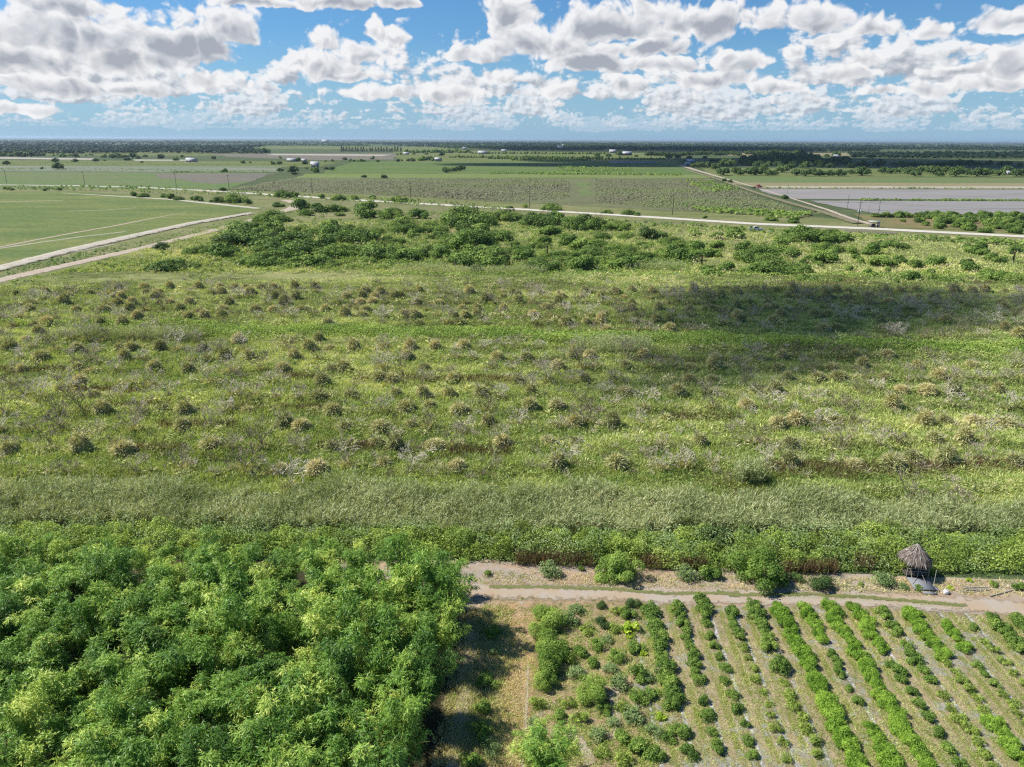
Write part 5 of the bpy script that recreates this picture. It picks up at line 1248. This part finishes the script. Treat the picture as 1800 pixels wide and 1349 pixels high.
def post_at(x, yb, h, label, name='metal_post', r=0.08, mat='greymetal', arm=False):
    X, Y, s = spot(x, yb); G = Geo(); G.sticks([[0, 0, 0]], [[0, 0, h]], r, r * 0.8, k=6)
    if arm: G.box((0.0, 0, h * 0.45), (0.5, 0.1, 0.5)); G.box((0, 0, h - 0.3), (1.2, 0.08, 0.08))
    return tag(link(name, G.build(name, M[mat]), loc=(X, Y, 0.1)), label, 'post')
post_at(1489, 368, 7.5, 'thin pole with a pale box on the bank left of the transformer pole', 'utility_post', 0.09, 'polewood', True)
post_at(1543, 383, 8.0, 'thin dark pole on the plastic field bank, right of the transformer pole', 'utility_post', 0.10, 'polewood', True)
post_at(1526, 378, 4.6, 'short thin post between the two dark poles near the road junction', 'utility_post', 0.06, 'polewood')
post_at(1384, 341, 7.0, 'thin post standing alone in the far plastic covered field', 'utility_post', 0.08, 'polewood')
# pump shelter by the junction
X, Y, s = spot(1536, 399.5)
sh = tag(link('pump_shelter', None, loc=(X, Y, 0), rotz=R(-10)), 'small white roofed pump shelter beside the shell road at the junction', 'shelter')
G = Geo(); G.box((0, 0, 2.45), (4.6, 2.6, 0.18)); part('roof', G, M['white'], sh)
for a_, b_ in ((-1.7, -0.9), (1.7, -0.9), (-1.7, 0.9), (1.7, 0.9)):
    G = Geo(); G.box((a_, b_, 1.18), (0.5 if a_ > 0 else 0.16, 0.2, 2.36)); part('post', G, M['concrete'], sh)
G = Geo(); G.box((-0.3, 0, 0.7), (1.6, 1.1, 1.4), taper=0.85); G.sticks([[-0.3, 0, 0.8]], [[-0.3, -1.9, 0.5]], 0.2, 0.2, k=8); part('pump', G, M['darkmetal'], sh)
def slab(x, y, L, W, rz, label):
    X, Y, s = spot(x, y); G = Geo(); G.box((0, 0, 0.15), (L, W, 0.3), 0, 0.5, 0, 0.9)
    return tag(link('concrete_slab', G.build('concrete_slab', M['concrete']), loc=(X, Y, 0.12), rotz=rz), label, 'slab')
slab(1489, 407.5, 3.6, 1.0, R(-62), 'white concrete slab in the verge left of the junction')
slab(1570, 411, 4.2, 0.8, R(48), 'pale concrete slab slanting in the verge right of the junction')
slab(1356, 408, 3.2, 0.8, R(2), 'pale concrete slab lying in the grass right of the white pickup')
ribbon('rubble_bank', [(1482, 407), (1520, 409), (1575, 412)], 5.0, 0.2, M['fallow'], 1.2, 1.5, 0.5)

# white pickup
def pickup(x, y, rz):
    X, Y, s = spot(x, y)
    t = tag(link('pickup_truck', None, loc=(X, Y, 0.05), rotz=rz), 'white pickup truck parked in the grass below the shell road', 'pickup truck')
    def prof(name, P, hw, mat, par, tp=1.0, ztop=None):
        P = np.array(P); n = len(P); G = Geo()
        w = np.where(P[:, 1] > 1.05, hw * tp, hw)
        V = np.concatenate([np.column_stack([P[:, 0], -w, P[:, 1]]), np.column_stack([P[:, 0], w, P[:, 1]])])
        G.add(V, [[i, (i + 1) % n, n + (i + 1) % n, n + i] for i in range(n)])
        me_ = G.build(name, mat); b = bmesh.new(); b.from_mesh(me_)
        b.verts.ensure_lookup_table()
        b.faces.new([b.verts[i] for i in range(n)][::-1]); b.faces.new([b.verts[n + i] for i in range(n)])
        bmesh.ops.recalc_face_normals(b, faces=b.faces); b.to_mesh(me_); b.free(); return link(name, me_, par)
    prof('body', [(-2.75, 0.48), (2.65, 0.48), (2.72, 0.85), (2.55, 1.05), (1.2, 1.10), (-2.75, 1.10)], 0.95, M['white'], t)
    prof('cab', [(1.30, 1.102), (0.62, 1.72), (0.45, 1.78), (-0.55, 1.78), (-0.75, 1.70), (-0.95, 1.102)], 0.92, M['white'], t, 0.82)
    G = Geo(); G.box((-1.85, 0, 1.108), (1.65, 1.62, 0.012)); part('bed', G, M['darkmetal'], t)
    for sy in (-1, 1):
        G = Geo(); V = np.array([(0.98, 0.905, 1.16), (0.52, 0.80, 1.66), (0.05, 0.80, 1.68), (0.05, 0.905, 1.16), (-0.05, 0.905, 1.16), (-0.05, 0.80, 1.68), (-0.52, 0.80, 1.66), (-0.75, 0.905, 1.16)]); V[:, 1] = (V[:, 1] + 0.02) * sy
        G.add(V, [[0, 1, 2, 3], [4, 5, 6, 7]]); part('side_window', G, M['glass'], t)
    G = Geo(); G.add(np.array([(1.27, -0.82, 1.16), (1.27, 0.82, 1.16), (0.68, 0.72, 1.70), (0.68, -0.72, 1.70)]) + np.array([0.02, 0, 0.02]), [[0, 1, 2, 3]]); part('windscreen', G, M['glass'], t)
    for wx in (-1.75, 1.75):
        for sy in (-1, 1):
            G = Geo(); G.sticks([[wx, sy * 0.72, 0.38]], [[wx, sy * 0.97, 0.38]], 0.38, 0.38, k=16); w = part('wheel', G, M['rubber'], t)
            k = 14; an = np.linspace(0, 2 * math.pi, k, endpoint=False); G = Geo()
            G.add(np.column_stack([wx + 0.24 * np.cos(an), np.full(k, sy * 0.975), 0.38 + 0.24 * np.sin(an)]).tolist() + [[wx, sy * 0.985, 0.38]], [[i, (i + 1) % k, k] for i in range(k)]); part('rim', G, M['greymetal'], w)
    for sy in (-0.7, 0.7):
        G = Geo(); G.box((2.69, sy, 0.86), (0.10, 0.34, 0.18)); part('headlight', G, M['lamp'], t)
        G = Geo(); G.box((-2.77, sy * 1.2, 0.88), (0.05, 0.14, 0.3)); part('tail_light', G, M['red'], t)
    G = Geo(); G.box((2.76, 0, 0.55), (0.14, 1.8, 0.16)); part('bumper', G, M['greymetal'], t)
pickup(1328, 406, R(-8))
# dark red truck with a trailer on the far farm track
X, Y, s = spot(1332, 332)
t = tag(link('farm_truck', None, loc=(X, Y, 0.2), rotz=R(20), scale=1.25), 'dark red farm truck with dark trailer at the end of the plastic covered field', 'truck')
G = Geo(); G.box((0.6, 0, 1.1), (3.4, 1.9, 0.9), taper=0.92); part('body', G, M['red'], t)
G = Geo(); G.box((0.2, 0, 1.95), (1.7, 1.75, 0.8), taper=0.8); c_ = part('cab', G, M['red'], t)
G = Geo(); G.box((0.2, 0, 1.98), (1.74, 1.5, 0.45), taper=0.85); part('window', G, M['glass'], c_)
for wx in (-0.5, 1.6):
    for sy in (-0.9, 0.9):
        G = Geo(); G.sticks([[wx, sy - 0.12, 0.5]], [[wx, sy + 0.12, 0.5]], 0.5, 0.5, k=14); part('wheel', G, M['rubber'], t)
G = Geo(); G.box((-3.2, 0, 0.8), (3.0, 1.7, 0.5)); G.box((-1.4, 0, 0.6), (1.2, 0.15, 0.12)); part('trailer', G, M['darkmetal'], t)
for sy in (-0.8, 0.8):
    G = Geo(); G.sticks([[-3.6, sy - 0.1, 0.4]], [[-3.6, sy + 0.1, 0.4]], 0.4, 0.4, k=12); part('wheel', G, M['rubber'], t)

# far buildings: gabled sheds and houses
def shed(x, y, wpx, h, depth, label, cat='shed', name='farm_shed', wall='farwall', roof='roofmetal', rz=0.0, openings=3, gable=0.28):
    X, Y, s = spot(x, y); L = wpx * s
    b = tag(link(name, None, loc=(X, Y, 0), rotz=rz), label, cat)
    G = Geo(); G.box((0, 0, h / 2), (L, depth, h)); part('wall', G, M[wall], b)
    rh = depth * gable; o = 0.5
    G = Geo(); x_, y_ = L / 2 + o, depth / 2 + o
    V = [(-x_, -y_, h), (x_, -y_, h), (x_, 0, h + rh), (-x_, 0, h + rh), (x_, y_, h), (-x_, y_, h), (-x_, -y_, h + .25), (x_, -y_, h + .25), (x_, 0, h + rh + .25), (-x_, 0, h + rh + .25), (x_, y_, h + .25), (-x_, y_, h + .25)]
    V = np.array(V) + np.array([0, 0, 0.03])
    G.add(V, [[6, 7, 8, 9], [9, 8, 10, 11], [0, 3, 2, 1], [3, 5, 4, 2], [0, 1, 7, 6], [4, 5, 11, 10], [1, 2, 8, 7], [2, 4, 10, 8], [0, 6, 9, 3], [3, 9, 11, 5]])
    G.add([(-L / 2, -depth / 2, h), (-L / 2, depth / 2, h), (-L / 2, 0, h + rh), (L / 2, -depth / 2, h), (L / 2, depth / 2, h), (L / 2, 0, h + rh)], [[0, 2, 1], [3, 4, 5]])
    part('roof', G, M[roof], b)
    for i in range(openings):
        cx = -L / 2 + L * (i + 0.5) / openings; dw = min(L / openings * 0.45, 3.2); hh = h * (0.75 if i == openings // 2 else 0.35)
        G = Geo(); G.box((cx, -depth / 2 - 0.03, hh / 2 if i == openings // 2 else h * 0.55), (dw, 0.08, hh)); part('door' if i == openings // 2 else 'window', G, M['darkmetal'], b)
shed(337, 285.2, 16, 3.4, 9, 'long white shed left of centre among low bushes in the fields', rz=R(-4))
shed(513, 284.5, 14, 2.6, 8, 'low pale roofed shed beside a round dark tree in the left fields', wall='concrete')
shed(535, 284.6, 7, 2.4, 6, 'tiny pale shed just right of the round dark tree', wall='concrete', openings=1)
shed(554, 294, 13, 3.6, 11, 'white gabled house in green hedges, nearest of the left buildings', 'house', 'farm_house', rz=R(12))
shed(770, 284, 9, 3.4, 9, 'small grey house at the corner of the bright green field', 'house', 'farm_house', wall='concrete', rz=R(-20))
shed(848, 271, 15, 4.0, 12, 'white house with grey roof beyond the nursery rows', 'house', 'farm_house')
shed(886, 267, 9, 3.6, 9, 'white far house right of the grey roofed one', 'house', 'farm_house')
shed(817, 263, 8, 4.5, 12, 'white roofed far building before dark woods, left of centre', 'building', 'farm_building')
shed(714, 272, 9, 3.0, 8, 'low pale shed in front of the far hedge row', openings=1)
shed(984, 264, 9, 8.0, 16, 'pale domed barn rising among dark far trees', 'barn', 'barn', wall='roofmetal', gable=0.4)
shed(991, 258.5, 6, 6.0, 16, 'tiny white far roof above the domed barn', 'building', 'farm_building', openings=1)
shed(1077, 269.3, 12, 5.0, 14, 'pale cream barn between two round dark trees', 'barn', 'barn', wall='concrete')
shed(1102, 273.5, 16, 5.0, 14, 'grey metal shed with open front, right of the cream barn', wall='darkmetal', roof='greymetal', openings=3)
shed(1213, 287, 13, 3.0, 10, 'tan roofed shed under trees at the end of the farm track', wall='concrete')
shed(1208, 291, 9, 2.4, 8, 'low white shed just before the tan roofed one', openings=1)
shed(1469, 277.6, 10, 3.5, 10, 'white shed under a dark tree right of the tree mass')
shed(1463, 283.5, 7, 3.2, 9, 'pale shed at the right end of the dark tree mass', openings=1)
shed(1565, 275.5, 5, 3.2, 9, 'tiny white shed in the dark band of far trees', openings=1)
shed(1544, 284, 5, 3.0, 8, 'tiny white shed above the second row of round trees', openings=1)
shed(1771, 307.5, 6, 2.6, 5, 'small white trailer home under the round trees at far right', 'trailer home', 'trailer_home', openings=1)
shed(1271, 304.5, 6, 2.4, 5, 'small bluish shed under the leftmost round trees', wall='greymetal', openings=1)
shed(572, 250.5, 9, 14, 40, 'white roofs on the horizon left of centre', 'building', 'farm_building')
# long shade house beside the farm track
X, Y, s = spot(1111, 287.5); L = 82 * s
b = tag(link('shade_house', None, loc=(X, Y, 0)), 'long low shade house with dark roof and white posts beside the farm track', 'shade house')
G = Geo()
for i in range(14): G.box((-L / 2 + L * (i + 0.5) / 14, 5, 3.1 + 0.3 * (i % 2)), (L / 14 * 0.98, 22, 0.25))
part('roof', G, M['darkmetal'], b)
G = Geo(); G.box((0, -6, 1.2), (L * 0.985, 0.2, 2.4)); part('wall', G, M['roofmetal'], b)
for i in range(29):
    G = Geo(); G.box((-L / 2 + L * i / 28, -6.4, 1.5), (0.25, 0.25, 3.0)); part('post', G, M['white'], b)
# thin masts on the horizon
def mast(x, y, top, label):
    X, Y = at(x, y); D = math.hypot(X, Y); h = HCAM + (246 - top) / FPX * D
    m_ = link('radio_mast', None, loc=(X, Y, 0)); tag(m_, label, 'mast')
    G = Geo(); w = 0.9
    c = [(w, 0), (-w / 2, w * 0.87), (-w / 2, -w * 0.87)]; k = int(h / 6)
    for a_, b_ in c: G.sticks([[a_, b_, 0]], [[a_, b_, h]], 0.16, 0.16)
    for i in range(k):
        for j in range(3):
            p, q = c[j], c[(j + 1) % 3]
            G.sticks([[*p, i * 6]], [[*q, i * 6 + 6]], 0.08, 0.08)
    part('lattice', G, M['wire'], m_)
mast(534, 251, 235.5, 'hair thin lattice mast on the horizon left of centre')
mast(1372, 254, 239.5, 'hair thin lattice mast on the horizon right of centre')

# ------------------------------------------------------------------ clouds overhead whose shadows lie on the land, and the air
def vol_mat(name, dens, col):
    m, nt, out = new_mat(name)
    v = node(nt, 'ShaderNodeVolumePrincipled', {'Color': col4(col), 'Density': dens, 'Anisotropy': 0.3})
    nt.links.new(v.outputs[0], out.inputs['Volume'])
    return m
def cloud(x, y, a, b, alt, dens, seed, rz=0.0, thick=0.35):
    X, Y = at(x, y); k = alt / SUN.z
    c = (X + SUN.x * k, Y + SUN.y * k, alt)
    bm = bmesh.new(); bmesh.ops.create_icosphere(bm, subdivisions=5, radius=1.0)
    for v in bm.verts:
        p = v.co.copy()
        f = 0.62 + 0.75 * float(fnoise(np.array([p.x * 2.2 + seed]), np.array([p.y * 2.2 + p.z * 1.3]), 1.0, seed)[0])
        v.co = Vector((p.x * f * a, p.y * f * b, p.z * f * thick * (a + b) / 2 * (1.0 if p.z > 0 else 0.3)))
    for f_ in bm.faces: f_.smooth = True
    me = bpy.data.meshes.new('cloud'); bm.to_mesh(me); bm.free()
    me.materials.append(vol_mat('cloud_vapour', dens, (0.95, 0.95, 0.95)))
    tag(link('cloud', me, loc=c, rotz=rz), kind='structure')
cloud(1450, 550, 46, 26, 700, 0.13, 3, R(18), 0.3)
cloud(1330, 640, 38, 14, 700, 0.10, 5, R(30), 0.3)
cloud(1010, 290.5, 230, 85, 800, 0.05, 7, 0, 0.3)
cloud(1450, 285, 480, 300, 800, 0.035, 9, 0, 0.2)
cloud(1120, 264, 620, 600, 1000, 0.010, 11, 0, 0.2)

# ------------------------------------------------------------------ labels for the plants that stand in rows
def nth(n):
    return str(n) + ('th' if 10 <= n % 100 <= 20 else {1: 'st', 2: 'nd', 3: 'rd'}.get(n % 10, 'th'))
def name_rows(prefix, fmt, tiers=None, tol=None):
    """fmt(row number from the front, n-th from the left, count) -> label"""
    items = [(k, o) for k, l in GROUPS.items() if k[0] == prefix for o in l]
    if tiers:                                   # plants without rows: banded by how near they stand
        objs = sorted((o for _, o in items), key=lambda o: o.location.y)
        n = len(objs); rows_ = [objs[i * n // tiers:(i + 1) * n // tiers] for i in range(tiers)]
    else:
        ks = sorted({k[1] for k, _ in items}); rows_ = [[o for k, o in items if k[1] == kk] for kk in ks]
    for ri, row in enumerate(rows_):
        q = [(seen_at(tuple(o.location)), o) for o in row]
        q.sort(key=lambda t: t[0][0])
        for i, (_, o) in enumerate(q): o['label'] = fmt(ri + 1, i + 1, len(q), o)
name_rows('bamboo', lambda r, i, n, o: f'arching green bamboo clump, {nth(i)} from left in the {nth(r)} row from the front')
# crop plants: counted down each row from the track
for k, l in [(k, l) for k, l in GROUPS.items() if k[0] == 'crop']:
    l.sort(key=lambda o: -o.location.y)
    for i, o in enumerate(l):
        o['label'] = f'green crop plant, {nth(i + 1)} from the track down the {nth(k[1] + 1)} crop row from left'
for k, l in [(k, l) for k, l in GROUPS.items() if k[0] == 'mixed']:
    l.sort(key=lambda o: -o.location.y)
    for i, o in enumerate(l): o['label'] = f'shrub in the weedy strip left of the crop rows, {nth(i + 1)} from the track'
name_rows('dead', lambda r, i, n, o: f'grey leafless dead tree, {nth(i)} from left in grove row {r} counted from the reeds')
name_rows('mound', lambda r, i, n, o: f'grass covered stump, {nth(i)} from left in grove row {r} counted from the reeds')
name_rows('thicket', lambda r, i, n, o: f'rounded green thicket bush, {nth(i)} from left in the {nth(r)} tier behind the grove', 8)
name_rows('roadside', lambda r, i, n, o: f'dark bush beside the shell road, {nth(i)} from left in the {nth(r)} tier', 2)
name_rows('frontrow', lambda r, i, n, o: f'round green tree, {nth(i)} from left in the front row along the green field')
name_rows('secondrow', lambda r, i, n, o: f'dark round tree, {nth(i)} from left in the second row behind the green field')
name_rows('grove', lambda r, i, n, o: f'dark tree in the mass right of centre, {nth(i)} from left in its {nth(r)} rank', 6)
name_rows('thirdrow', lambda r, i, n, o: f'small dark far tree before the woods, {nth(i)} from left right of the barns')
name_rows('lefttrees', lambda r, i, n, o: f'dark bush or tree in the left fields, {nth(i)} from left in the {nth(r)} band', 5)
name_rows('conifer', lambda r, i, n, o: f'slim far conifer, {nth(i)} from left in the long row left of centre')
name_rows('farhedge', lambda r, i, n, o: f'small green far tree, {nth(i)} from left right of the conifer row')
name_rows('nursery', lambda r, i, n, o: f'tiny young nursery tree, {nth(i)} from left in nursery row {r}')
name_rows('citrus', lambda r, i, n, o: f'young citrus bush on orange soil, {nth(i)} from left in the {nth(r)} rank from the road', 5)

# ------------------------------------------------------------------ the air
HAZE = 0.000045
G = Geo(); G.box((0, 15000, 26), (60000, 34000, 58))
hz = link('haze', G.build('haze', vol_mat('haze', HAZE, (0.62, 0.80, 1.0))))
tag(hz, kind='stuff')
